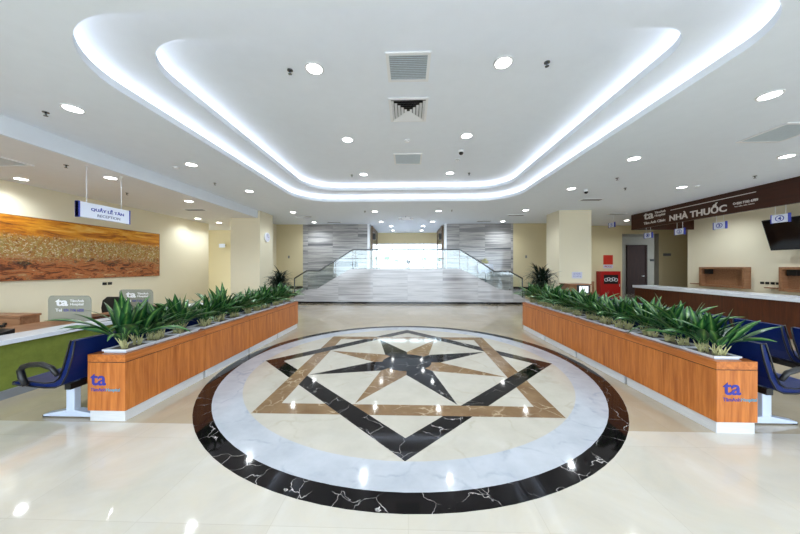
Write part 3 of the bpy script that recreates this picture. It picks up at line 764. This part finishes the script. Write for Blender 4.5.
ct = thing('pharmacy_counter', (8.2, 5.0, 0), 'long red-brown pharmacy counter with pale stone top', 'counter')
m = MB(); m.box(7.97, -1.0, 0, 8.55, 10.1, .78); obj('counter_body', m, 'redwood', ct)
m = MB(); m.box(7.92, -1.0, .78, 8.62, 10.14, .865, .004); obj('counter_top', m, 'counterwhite', ct)
m = MB(); m.box(7.99, -1.0, 0, 8.0, 10.1, .001); m.bm.free()

for k, (ya, yb) in enumerate(((8.98, 10.34), (6.8, 8.18))):
    nb = thing('wall_niche_box', (10.5, (ya+yb)/2, .82), 'brown wooden open box shelf on the right wall, %s' % ('left one' if k == 0 else 'right one under the television'), 'shelf', 'wooden wall boxes')
    t = .07; xo = 10.40; xi = 10.598; z0, z1 = .82, 1.50
    m = MB(); m.box(xo, ya, z0, xi, ya+t, z1); m.box(xo, yb-t, z0, xi, yb, z1); m.box(xo, ya+t, z0, xi, yb-t, z0+t); m.box(xo, ya+t, z1-t, xi, yb-t, z1); obj('frame', m, 'walnut', nb)
    m = MB(); m.box(10.57, ya+t, z0+t, xi, yb-t, z1-t); obj('back_panel', m, 'walnut', nb)
    m = MB(); m.box(10.47, yb-t-.24, z1-t-.17, 10.569, yb-t-.04, z1-t-.002, .006); o = obj('speaker', m, 'black'); tag(o, 'small black box unit inside the %s wooden wall box' % ('left' if k == 0 else 'right'), 'speaker')
    m = MB(); m.box(10.42, yb+.06, .88, 10.599, yb+.34, .91, .002); o = obj('small_shelf', m, 'walnut'); tag(o, 'tiny brown ledge on the wall beside the %s wooden box' % ('left' if k == 0 else 'right'), 'shelf')
tv = thing('television', (10.3, 7.3, 2.0), 'large black television tilted down on the right wall', 'television')
m = MB(); m.prism([(10.10, 2.82), (10.36, 1.97), (10.41, 1.985), (10.15, 2.835)], 'y', 6.85, 8.32, .004); obj('screen_panel', m, 'black', tv)
m = MB(); m.prism([(10.094, 2.795), (10.342, 1.99), (10.347, 1.992), (10.099, 2.797)], 'y', 6.88, 8.29); obj('screen_glass', m, 'blackgloss', tv)
m = MB(); m.tube([(10.25, 7.3, 2.45), (10.4, 7.3, 2.5), (10.58, 7.3, 2.5)], .03, 8); m.box(10.565, 7.1, 2.3, 10.598, 7.5, 2.7); obj('wall_bracket', m, 'black', tv)

for k, (num, y, x, z) in enumerate((('4', 6.76, 8.42, 2.60), ('3', 7.99, 8.42, 2.62), ('2', 9.11, 8.42, 2.60), ('1', 10.25, 8.42, 2.61), ('5', 11.35, 7.95, 3.14))):
    lab = {'4': 'white number 4 window sign with blue ends hanging in front of the television', '3': 'white number 3 window sign hanging below the word THUỐC', '2': 'white window sign number 2 hanging below the word NHÀ', '1': 'small white window sign number 1 hanging at the far end of the board', '5': 'small blue and white hanging sign near the far right wall'}[num]
    s = thing('counter_sign', (x, y, z), lab, 'sign', 'hanging counter number signs')
    w_ = .34; m = MB(); m.box(x-.02, y-w_+.03, z-.09, x+.02, y-.03, z+.09, .003); obj('sign_panel', m, 'signface', s)
    for ya in (y-w_, y-.04):
        m = MB(); m.box(x-.025, ya+.01, z-.1, x+.025, ya+.03, z+.1, .003); obj('end_cap', m, 'signblue', s)
    top = HC if (num == '5' or x < 8.37) else 2.89
    for ya in (y-w_+.08, y-.08):
        m = MB(); m.cyl((x, ya, z+.09), (x, ya, top-.001), .005, 6); obj('rod', m, 'white', s)
    m = MB(); m.ring(0, 0, .055, .068, 0, .003, 28)
    for v in m.bm.verts: v.co = Vector((x-.02-v.co.z, y-w_/2+v.co.x*1.15, z+v.co.y))
    obj('number_ring', m, 'signblue', s)
    text('number', num, '-x', (x-.02, y-w_/2+.03, z-.04), .06, .08, 'signblue', s, .03, .003)

# far right wall: fire cabinet, sign, door
fc = thing('fire_cabinet', (9.5, 13.3, 0), 'red fire hose cabinet with glass panel standing at the far right wall', 'cabinet')
m = MB(); m.box(8.87, 13.22, 0, 9.80, 13.49, 1.30, .006); obj('body', m, 'red', fc)
m = MB(); m.box(8.90, 13.20, .03, 9.77, 13.219, 1.27, .003); d = obj('door', m, 'red', fc)
m = MB(); m.box(9.02, 13.19, .72, 9.66, 13.199, 1.14); obj('door_window', m, 'black', d)
m = MB()
for k in range(5): m.ring(0, 0, .06, .085, 0, .012, 16); 
for i, v in enumerate(m.bm.verts):
    k = i//64; v.co = Vector((9.12+k*.11+v.co.x, 13.19-v.co.z, .92+v.co.y+(.02 if k % 2 else -.01)))
obj('hose', m, 'tray', d)
m = MB(); m.box(9.72, 13.185, .6, 9.74, 13.2, .72); obj('handle', m, 'silver', d)
rs = thing('fire_notice', (9.45, 13.49, 1.45), 'red fire notice with white lower strip above the red cabinet', 'sign')
m = MB(); m.box(9.2, 13.478, 1.62, 9.63, 13.499, 2.06); obj('red_panel', m, 'redsign', rs)
m = MB(); m.box(9.2, 13.478, 1.44, 9.63, 13.499, 1.605); obj('white_strip', m, 'paper', rs)
text('lettering', 'PCCC', '-y', (9.25, 13.478, 1.48), .33, .08, 'red', rs, .03, .003)
dr = bpy.data.objects.new('door_1', None); C.objects.link(dr); dr.location = (12.6, 15.95, 0); dr['kind'] = 'structure'
m = MB(); m.box(12.25, 15.95, 0, 13.15, 15.995, 2.62); obj('door_leaf', m, 'darkdoor', dr)
m = MB(); m.box(12.15, 15.92, 0, 12.25, 15.999, 2.72); m.box(13.15, 15.92, 0, 13.25, 15.999, 2.72); m.box(12.25, 15.92, 2.62, 13.15, 15.999, 2.72); obj('door_frame', m, 'darkdoor', dr)
m = MB(); m.cyl((13.05, 15.95, 1.0), (13.05, 15.90, 1.0), .02); m.cyl((13.05, 15.90, 1.0), (12.93, 15.90, 1.0), .012); obj('door_handle', m, 'silver', dr)
for x, y, z, w_, lab in ((13.45, 15.985, 1.82, .30, 'small black door plate on the grey lobby wall'), (11.95, 13.485, 2.02, .34, 'small grey sign plate on the cream wall right of the lobby opening')):
    m = MB(); m.box(x, y-.01, z, x+w_, y+.013, z+.12); o = obj('door_plate', m, 'greyplas' if x < 12 else 'black'); tag(o, lab, 'sign')

# right column notice and the information counter behind it
m = MB(); m.box(5.60, 9.748, 1.11, 5.94, 9.76, 1.33); nt = obj('notice', m, 'paper'); tag(nt, 'white and lilac paper notice taped to the right column', 'notice')
for k in range(3): text('lettering', ['THÔNG BÁO', 'Giữ khoảng cách', 'Xin cảm ơn'][k], '-y', (5.64, 9.748, 1.27-k*.055), .26, .03, 'signblue', nt, .01, .001)
ic = thing('information_counter', (5.1, 8.6, 0), 'brown wooden information counter in front of the right column', 'counter')
m = MB(); m.box(4.78, 8.45, 0, 5.40, 8.95, .97); obj('counter_body', m, 'walnut', ic)
m = MB(); m.box(4.75, 8.42, .97, 5.43, 8.98, 1.0, .003); obj('counter_top', m, 'walnut', ic)
mo = thing('kiosk_monitor', (5.2, 8.2, .0), 'small black kiosk screen showing white picture before the information counter', 'monitor')
m = MB(); m.box(4.82, 8.14, .73, 5.18, 8.17, .985, .005); obj('monitor_case', m, 'black', mo)
m = MB(); m.box(4.88, 8.136, .765, 5.13, 8.14, .955); obj('screen', m, 'mon', mo)
m = MB(); m.cyl((5.0, 8.18, .02), (5.0, 8.18, .8), .025); m.cyl((5.0, 8.18, 0), (5.0, 8.18, .02), .16); obj('stand', m, 'black', mo)
m = MB(); m.box(6.3, 10.9, 0, 7.1, 11.5, .95, .005); o = obj('side_table', m, 'walnut'); tag(o, 'brown side cabinet half hidden behind the right column', 'cabinet')
mo2 = thing('computer_monitor', (6.8, 10.9, .951), 'black computer monitor seen just right of the right column', 'monitor')
m = MB(); m.box(6.60, 11.05, 1.16, 7.08, 11.09, 1.50, .005); obj('monitor_case', m, 'black', mo2)
m = MB(); m.cyl((6.84, 11.1, .96), (6.84, 11.1, 1.2), .02); m.box(6.74, 11.02, .951, 6.94, 11.2, .965); obj('stand', m, 'black', mo2)

# wall fittings
wc = thing('wall_clock', (-5.11, 9.95, 2.5), 'round white clock on the side of the left column', 'clock')
m = MB(); m.cyl((-5.119, 9.95, 2.57), (-5.07, 9.95, 2.57), .17, 32); obj('clock_case', m, 'white', wc)
m = MB(); m.cyl((-5.07, 9.95, 2.57), (-5.066, 9.95, 2.57), .145, 32); obj('clock_face', m, 'paper', wc)
m = MB(); m.box(-5.066, 9.945, 2.57, -5.062, 9.955, 2.69); m.box(-5.066, 9.95, 2.565, -5.062, 10.04, 2.575); obj('clock_hands', m, 'black', wc)
for x, lab in ((-5.48, 'small grey wall switch on the cream wall left of the staircase'), (5.27, 'small grey wall switch on the cream wall right of the staircase')):
    m = MB(); m.box(x-.035, YB-.02, 1.90, x+.035, YB-.001, 2.02, .004); o = obj('wall_switch', m, 'greyplas'); tag(o, lab, 'switch')
sp = thing('projecting_sign', (-8.7, 12.5, 2.3), 'small pale sign plate on the corridor wall left of the left column', 'sign')
m = MB(); m.box(-8.55, 12.40, 2.38, -8.28, 12.42, 2.55, .003); obj('sign_panel', m, 'signface', sp)
m = MB(); m.cyl((-8.42, 12.41, 2.5), (-8.42, 12.699, 2.5), .012, 8); obj('bracket', m, 'greyplas', sp)

# vase on the landing and draped flower pedestal
vs = thing('flower_vase', (0, 11.9, 1.40), 'small white vase of green leaves on the upper landing', 'vase')
m = MB(); m.lathe([(.05, 1.401), (.07, 1.43), (.045, 1.52), (.035, 1.60), (.05, 1.64)], -.0, 11.9); obj('vase_body', m, 'white', vs)
m = MB(); uvl = m.bm.loops.layers.uv.new('UVMap'); rnd = random.Random(4)
for k in range(16): leaf(m.bm, uvl, (0, 11.9, 1.62), rnd.uniform(0, 2*PI), math.radians(rnd.uniform(35, 85)), rnd.uniform(.2, .34), .045, .6)
obj('leaves', m, 'palm', vs)
fp = thing('flower_stand', (3.42, 12.2, .70), 'white draped stand with pale flowers behind the right stair glass', 'flower stand')
fx, fy = 3.35, 12.25
m = MB(); m.cyl((fx, fy, .70), (fx, fy, 1.30), .02, 10); m.cyl((fx, fy, .68), (fx, fy, .71), .15, 20); obj('stand_pole', m, 'rail', fp)
m = MB(); n = 40; rings = []
for z, r in ((1.62, .0), (1.62, .30), (1.58, .33), (1.42, .36), (1.26, .30)):
    rings.append([m.bm.verts.new((fx+(r*(1+.10*math.sin(7*2*PI*k/n)*(1.62-z)/.3))*math.cos(2*PI*k/n), fy+r*.8*math.sin(2*PI*k/n), z+(.05*math.sin(5*2*PI*k/n) if z < 1.3 else 0))) for k in range(n)])
for A, B in zip(rings, rings[1:]):
    for k in range(n): f = m.bm.faces.new([A[k], A[(k+1)%n], B[(k+1)%n], B[k]]); f.smooth = True
bmesh.ops.remove_doubles(m.bm, verts=rings[0], dist=.001)
obj('cloth', m, 'signface', fp)
m = MB()
for k in range(22):
    a = rnd.uniform(0, 2*PI); rr_ = rnd.uniform(0, .17); q = (fx+rr_*math.cos(a), fy+rr_*math.sin(a), 1.68+rnd.uniform(0, .16))
    m.lathe([(.001, q[2]-.03), (.035, q[2]-.01), (.045, q[2]+.015), (.02, q[2]+.035)], q[0], q[1], 8)
obj('flowers', m, 'stem', fp)

# outdoors seen through the upper window, and in front of the entrance
m = MB(); m.box(-14, 16.6, 1.2, 14, 34, 1.40); o = obj('forecourt_paving', m, 'greymarble'); o['kind'] = 'structure'
m = MB(); m.box(-30, -40, -.3, 30, Y0-.3, -.05); o = obj('entrance_paving', m, 'floor'); o['kind'] = 'structure'
def shrub(x, y, z, r, h, label, seed):
    rnd = random.Random(seed); s = thing('shrub', (x, y, z), label, 'shrub', 'shrubs outside the rear window')
    m = MB(); m.tube([(x, y, z), (x+.02, y, z+h*.5)], [.03, .015], 6); obj('trunk', m, 'walnut', s)
    m = MB(); uvl = m.bm.loops.layers.uv.new('UVMap')
    for k in range(220):
        a = rnd.uniform(0, 2*PI); ph_ = rnd.uniform(-.6, 1.4); q = rnd.uniform(.4, .95)
        leaf(m.bm, uvl, (x+r*q*math.cos(a)*math.cos(ph_), y+r*q*math.sin(a)*math.cos(ph_), z+h*.55+h*.42*math.sin(ph_)*q), a, ph_, .16, .03, .8, 3)
    obj('foliage', m, 'shrub', s)
shrub(-1.35, 18.2, 1.4, .45, .75, 'pale green shrub outside the rear window on the left', 1)
shrub(-.75, 19.0, 1.4, .4, .6, 'low pale green shrub outside, left of the vase', 2)
shrub(1.05, 18.4, 1.4, .5, .7, 'pale green shrub outside the rear window on the right', 3)

# ------------------------------------------------------------------ ceiling fittings
def downlight_proto():
    d = thing('downlight', (0, 0, 0), '', 'ceiling light')
    m = MB(); m.ring(0, 0, .088, .108, -.010, 0, 28); obj('trim_ring', m, 'white', d)
    m = MB(); m.cyl((0, 0, -.006), (0, 0, -.001), .088, 28); obj('diffuser', m, 'lamp', d)
    return d
dl = downlight_proto(); first = [True]
def downlight(x, y, z, label, W, group):
    o = dl if first[0] else copy_tree(dl); first[0] = False
    o.location = (x, y, z); tag(o, label, 'ceiling light', group)
    ld = bpy.data.lights.new('downlight_lamp', 'SPOT'); ld.energy = W; ld.spot_size = math.radians(150); ld.spot_blend = .8; ld.shadow_soft_size = .045
    ld.color = (.85, .94, 1)
    lo = bpy.data.objects.new('downlight_lamp', ld); C.objects.link(lo); lo.parent = o; lo.location = (0, 0, -.03)
rown = {3.3: 'first', 5.15: 'second', 7.06: 'third', 9.8: 'fourth', 12.05: 'fifth', 13.3: 'sixth'}
WM = 20
for x, y in ((-4.12, 3.32), (-4.12, 5.2), (-4.08, 7.07), (4.1, 3.3), (4.05, 5.15), (4.05, 7.08), (-4.1, 9.84), (-1.17, 9.79), (1.05, 9.75), (4.02, 9.72), (-4.1, 12.07), (4.03, 12.07), (-1.17, 12.02), (1.04, 12.06), (-.82, 13.3), (.70, 13.34), (6.65, 5.12), (6.67, 7.03), (9.12, 11.97), (-.82, 14.9), (.7, 14.9)):
    r = min(rown, key=lambda q: abs(q-y)); side = 'left' if x < 0 else 'right'
    if y > 14: lab = 'small downlight deep in the upper hall ceiling, %s side' % side
    elif y > 13: lab = 'small downlight at the front of the upper hall ceiling, %s side' % side
    elif x > 9: lab = 'round downlight near the far right wall beyond the pharmacy board'
    elif x > 6: lab = 'round downlight near the pharmacy board, %s one from the front' % ('first' if y < 6 else 'second')
    else: lab = '%s %s round downlight of the main ceiling, %s row from the front' % ('outer' if abs(x) > 2 else 'inner', side, rown[r])
    downlight(x, y, HC, lab, WM*(1 if y < 13 else .5), 'downlights in the main ceiling')
downlight(12.2, 14.6, 3.2, 'dim downlight in the grey lobby ceiling', 6, 'downlights in the main ceiling')
for x, y in ((-1.11, 3.28), (1.09, 3.25), (-1.12, 5.13), (1.04, 5.04), (-1.13, 7.06), (1.04, 7.03)):
    lab = 'round downlight inside the ceiling cove, %s column, %s row' % ('left' if x < 0 else 'right', 'front' if y < 4 else 'middle' if y < 6 else 'rear')
    downlight(x, y, 3.85, lab, WM*1.1, 'downlights inside the cove')
for x, y, lab in ((-7.46, 5.18, 'above the painting'), (-5.66, 5.16, 'behind the reception sign'), (-5.65, 7.05, 'second in the row beyond the reception sign'), (-7.37, 9.6, 'beside the far end of the left wall'), (-7.23, 10.49, 'at the corridor mouth'), (-7.45, 7.3, 'halfway along the left wall')):
    if y == 7.3: continue
    downlight(x, y, HL, 'round downlight in the lower left ceiling, '+lab, WM*.55, 'downlights in the lower left ceiling')
# lights of the hall nearer the entrance, above and behind the camera
for x, y in ((-4.1, 1.2), (0, .6), (4.1, 1.2), (-4.1, -1.6), (0, -1.6), (4.1, -1.6), (7.5, .5), (6.66, 2.9)):
    downlight(x, y, HC, 'round downlight over the entrance, at the %s' % ('middle' if x == 0 else ('left' if x < 0 else 'right'))+(' nearer the doors' if y < 0 else ' near the medallion' if x < 5 else (' before the pharmacy' if y < 1 else ' beside the pharmacy panel')), WM, 'downlights over the entrance')

# unseen lamps added behind the board to brighten the pharmacy wall
for k, y in enumerate((1.5, 4.2, 6.9, 9.3)):
    downlight(9.5, y, HC, 'unseen downlight added to brighten the pharmacy wall, %s from the entrance' % ordw[k], 34, 'added fill downlights in the pharmacy')

def grille(x0, y0, x1, y1, z, label, style, mat='white'):
    g = thing('ceiling_vent', ((x0+x1)/2, (y0+y1)/2, z-.001), label, 'vent', 'ceiling vents')
    b = .035 if min(x1-x0, y1-y0) > .3 else .015
    m = MB(); m.box(x0, y0, z-.018, x0+b, y1, z-.001); m.box(x1-b, y0, z-.018, x1, y1, z-.001); m.box(x0+b, y0, z-.018, x1-b, y0+b, z-.001); m.box(x0+b, y1-b, z-.018, x1-b, y1, z-.001); obj('vent_frame', m, 'white', g)
    if style == 'panel':
        m = MB(); m.box(x0+b, y0+b, z-.012, x1-b, y1-b, z-.001); obj('vent_panel', m, mat, g)
    elif style == 'louvre':
        m = MB(); m.box(x0+b, y0+b, z-.004, x1-b, y1-b, z-.001); obj('backing', m, 'greyplas', g)
        m = MB(); n = 14
        for k in range(n):
            y = y0+b+(y1-y0-2*b)*(k+.5)/n; m.box(x0+b, y-.010, z-.014, x1-b, y+.005, z-.009)
        obj('slats', m, mat, g)
    elif style == 'slot':
        m = MB(); m.box(x0+b, y0+b, z-.010, x1-b, y1-b, z-.001); obj('backing', m, 'black', g)
        m = MB(); n = 2
        for k in range(n):
            y = y0+b+(y1-y0-2*b)*(k+1)/(n+1); m.box(x0+b, y-.006, z-.016, x1-b, y+.006, z-.008)
        obj('slats', m, 'greyplas', g)
    else:
        m = MB(); m.box(x0+b, y0+b, z-.003, x1-b, y1-b, z-.001); obj('backing', m, 'black', g)
        cx, cy = (x0+x1)/2, (y0+y1)/2; hw, hh = (x1-x0)/2-b, (y1-y0)/2-b
        for k in range(5):
            f0 = 1-k*.19; f1 = f0-.15; m = MB()
            o_ = [(cx-hw*f0, cy-hh*f0), (cx+hw*f0, cy-hh*f0), (cx+hw*f0, cy+hh*f0), (cx-hw*f0, cy+hh*f0)]
            i_ = [(cx-hw*f1, cy-hh*f1), (cx+hw*f1, cy-hh*f1), (cx+hw*f1, cy+hh*f1), (cx-hw*f1, cy+hh*f1)]
            for j in range(4):
                a, b2, c2, d2 = o_[j], o_[(j+1)%4], i_[(j+1)%4], i_[j]
                m.face([(*a, z-.030), (*b2, z-.030), (*c2, z-.007), (*d2, z-.007)]); m.face([(*d2, z-.005), (*c2, z-.005), (*b2, z-.028), (*a, z-.028)])
            obj('louvre_ring', m, 'white', g)
M['bluegrey'] = plain('pale_blue_grey_filter_panel', srgb(196,208,218), .6, var=.04, scale=30)
grille(-.25, 3.05, .25, 3.53, 3.85, 'rectangular louvred vent nearest the camera in the cove ceiling', 'louvre', 'bluegrey')
grille(-.28, 3.88, .28, 4.50, 3.85, 'square four-way diffuser in the middle of the cove ceiling', 'square')
grille(-.31, 5.78, .29, 6.38, 3.85, 'pale blue flat vent panel in the cove ceiling', 'panel', 'bluegrey')
grille(5.1, 3.92, 5.75, 4.52, HC, 'large blue-grey ceiling panel at the right edge near the pharmacy board', 'panel', 'bluegrey')
grille(-6.85, 3.9, -6.25, 4.50, HL, 'blue-grey return panel in the lower left ceiling', 'panel', 'bluegrey')
for x, y, z, lab in ((-4.03, 10.7, HC, 'left before the staircase'), (-3.22, 12.04, HC, 'left above the striped marble'), (3.2, 11.95, HC, 'right above the striped marble'), (5.28, 8.25, HC, 'right of the cove'), (7.65, 10.49, HC, 'near the far right corner'), (4.04, 10.62, HC, 'right before the staircase'), (-6.31, 8.11, HL, 'in the lower left ceiling')):
    grille(x-.3, y-.11, x+.3, y+.11, z, 'dark slotted ceiling diffuser, '+lab, 'slot')

def sprinkler(x, y, z, label, big=1.0):
    s = thing('sprinkler', (x, y, z), label, 'sprinkler', 'ceiling sprinklers')
    m = MB(); m.cyl((x, y, z-.008*big), (x, y, z-.0005), .032*big, 16); obj('escutcheon', m, 'rail', s)
    m = MB(); m.cyl((x, y, z-.045*big), (x, y, z-.008*big), .010*big, 8); m.cyl((x, y, z-.05*big), (x, y, z-.045*big), .022*big, 12); obj('nozzle', m, 'rail', s)
for x, y, z, lab in ((-1.41, 3.3, 3.85, 'left of the front vents in the cove'), (1.59, 3.26, 3.85, 'right of the front vents in the cove'), (-4.56, 3.39, HC, 'beside the front left downlight'), (-4.49, 6.37, HC, 'left of the cove'), (5.35, 7.07, HC, 'right of the cove'), (4.57, 6.27, HC, 'outside the right side of the cove'), (7.42, 6.22, HC, 'near the pharmacy board'), (-1.51, 9.71, HC, 'beside the rear left inner downlight'), (1.49, 9.63, HC, 'beside the rear right inner downlight'), (1.52, 7.05, 3.85, 'beside the rear right cove downlight'), (-1.44, 7.11, 3.85, 'beside the rear left cove downlight'), (-6.46, 6.24, HL, 'above the reception desk'), (-5.7, 4.5, HL, 'before the reception sign')):
    sprinkler(x, y, z, 'small metal sprinkler head '+lab)
def detector(x, y, z, label):
    s = thing('smoke_detector', (x, y, z), label, 'detector', 'ceiling smoke detectors')
    m = MB(); m.lathe([(.055, z-.0005), (.055, z-.012), (.04, z-.03), (.015, z-.036)], x, y); obj('housing', m, 'white', s)
    m = MB(); m.ring(x, y, .042, .05, z-.022, z-.014, 20); obj('vent_ring', m, 'greyplas', s)
detector(-.02, 5.2, 3.85, 'white smoke detector between the vents in the cove')
detector(1.07, 6.15, 3.85, 'smoke detector behind the dome camera in the cove')
detector(-4.53, 5.33, HC, 'white smoke detector beside the second left outer downlight')
detector(6.95, 6.95, HC, 'white smoke detector beside the second pharmacy downlight')
for x, y, z, lab in ((1.06, 5.66, 3.85, 'black and white dome camera in the cove ceiling'), (4.49, 7.21, HC, 'black and white dome camera right of the cove')):
    s = thing('security_camera', (x, y, z), lab, 'camera'); m = MB(); m.cyl((x, y, z-.05), (x, y, z-.0005), .05, 20); obj('camera_base', m, 'white', s)
    m = MB(); m.lathe([(.045, z-.05), (.042, z-.075), (.025, z-.095), (.005, z-.1)], x, y); obj('camera_dome', m, 'black', s)
es = thing('emergency_light', (-.1, 10.7, 3.3), 'small white twin-headed emergency light hanging before the upper hall', 'emergency light')
m = MB(); m.box(-.26, 10.68, 3.30, .06, 10.74, 3.40, .006); obj('body', m, 'white', es)
for x in (-.34, .14):
    m = MB(); m.cyl((x, 10.66, 3.35), (x, 10.74, 3.35), .045, 16); obj('lamp_head', m, 'white', es)
m = MB(); m.cyl((-.31, 10.71, 3.35), (.11, 10.71, 3.35), .008, 6); m.cyl((-.1, 10.71, 3.40), (-.1, 10.71, HC-.001), .01, 8); obj('mount', m, 'greyplas', es)

# ------------------------------------------------------------------ daylight and camera
wd = bpy.data.worlds.new('daylight'); SC.world = wd; wd.use_nodes = True
bg = wd.node_tree.nodes['Background']; bg.inputs[0].default_value = (.74, .87, 1, 1); bg.inputs[1].default_value = 4.2
def portal(x0, x1, z0, z1, y, face):
    l = bpy.data.lights.new('window_daylight_portal', 'AREA'); l.shape = 'RECTANGLE'; l.size = x1-x0; l.size_y = z1-z0; l.cycles.is_portal = True
    o = bpy.data.objects.new('window_daylight_portal', l); C.objects.link(o); o.location = ((x0+x1)/2, y, (z0+z1)/2); o.rotation_euler = (math.radians(90 if face > 0 else -90), 0, 0)
portal(-7.4, 10.2, 0, 3.15, Y0-.15, 1)
portal(-1.8, 1.7, 1.49, 2.8, 16.15, -1)

cam = bpy.data.cameras.new('camera'); co = bpy.data.objects.new('camera', cam); C.objects.link(co)
co.location = (0, 0, 1.5); co.rotation_euler = (PI/2, 0, math.radians(1.7))
cam.sensor_width = 36; cam.lens = 280/800*36; cam.clip_start = .05; cam.clip_end = 200
SC.camera = co
vs_ = SC.view_settings; vs_.view_transform = 'Standard'; vs_.look = 'None'; vs_.gamma = 1; vs_.use_curve_mapping = False
vs_.exposure = 0.93
SC.cycles.use_denoising = True
SC.cycles.max_bounces = 10; SC.cycles.diffuse_bounces = 5; SC.cycles.transparent_max_bounces = 16
SC.cycles.sample_clamp_indirect = 6
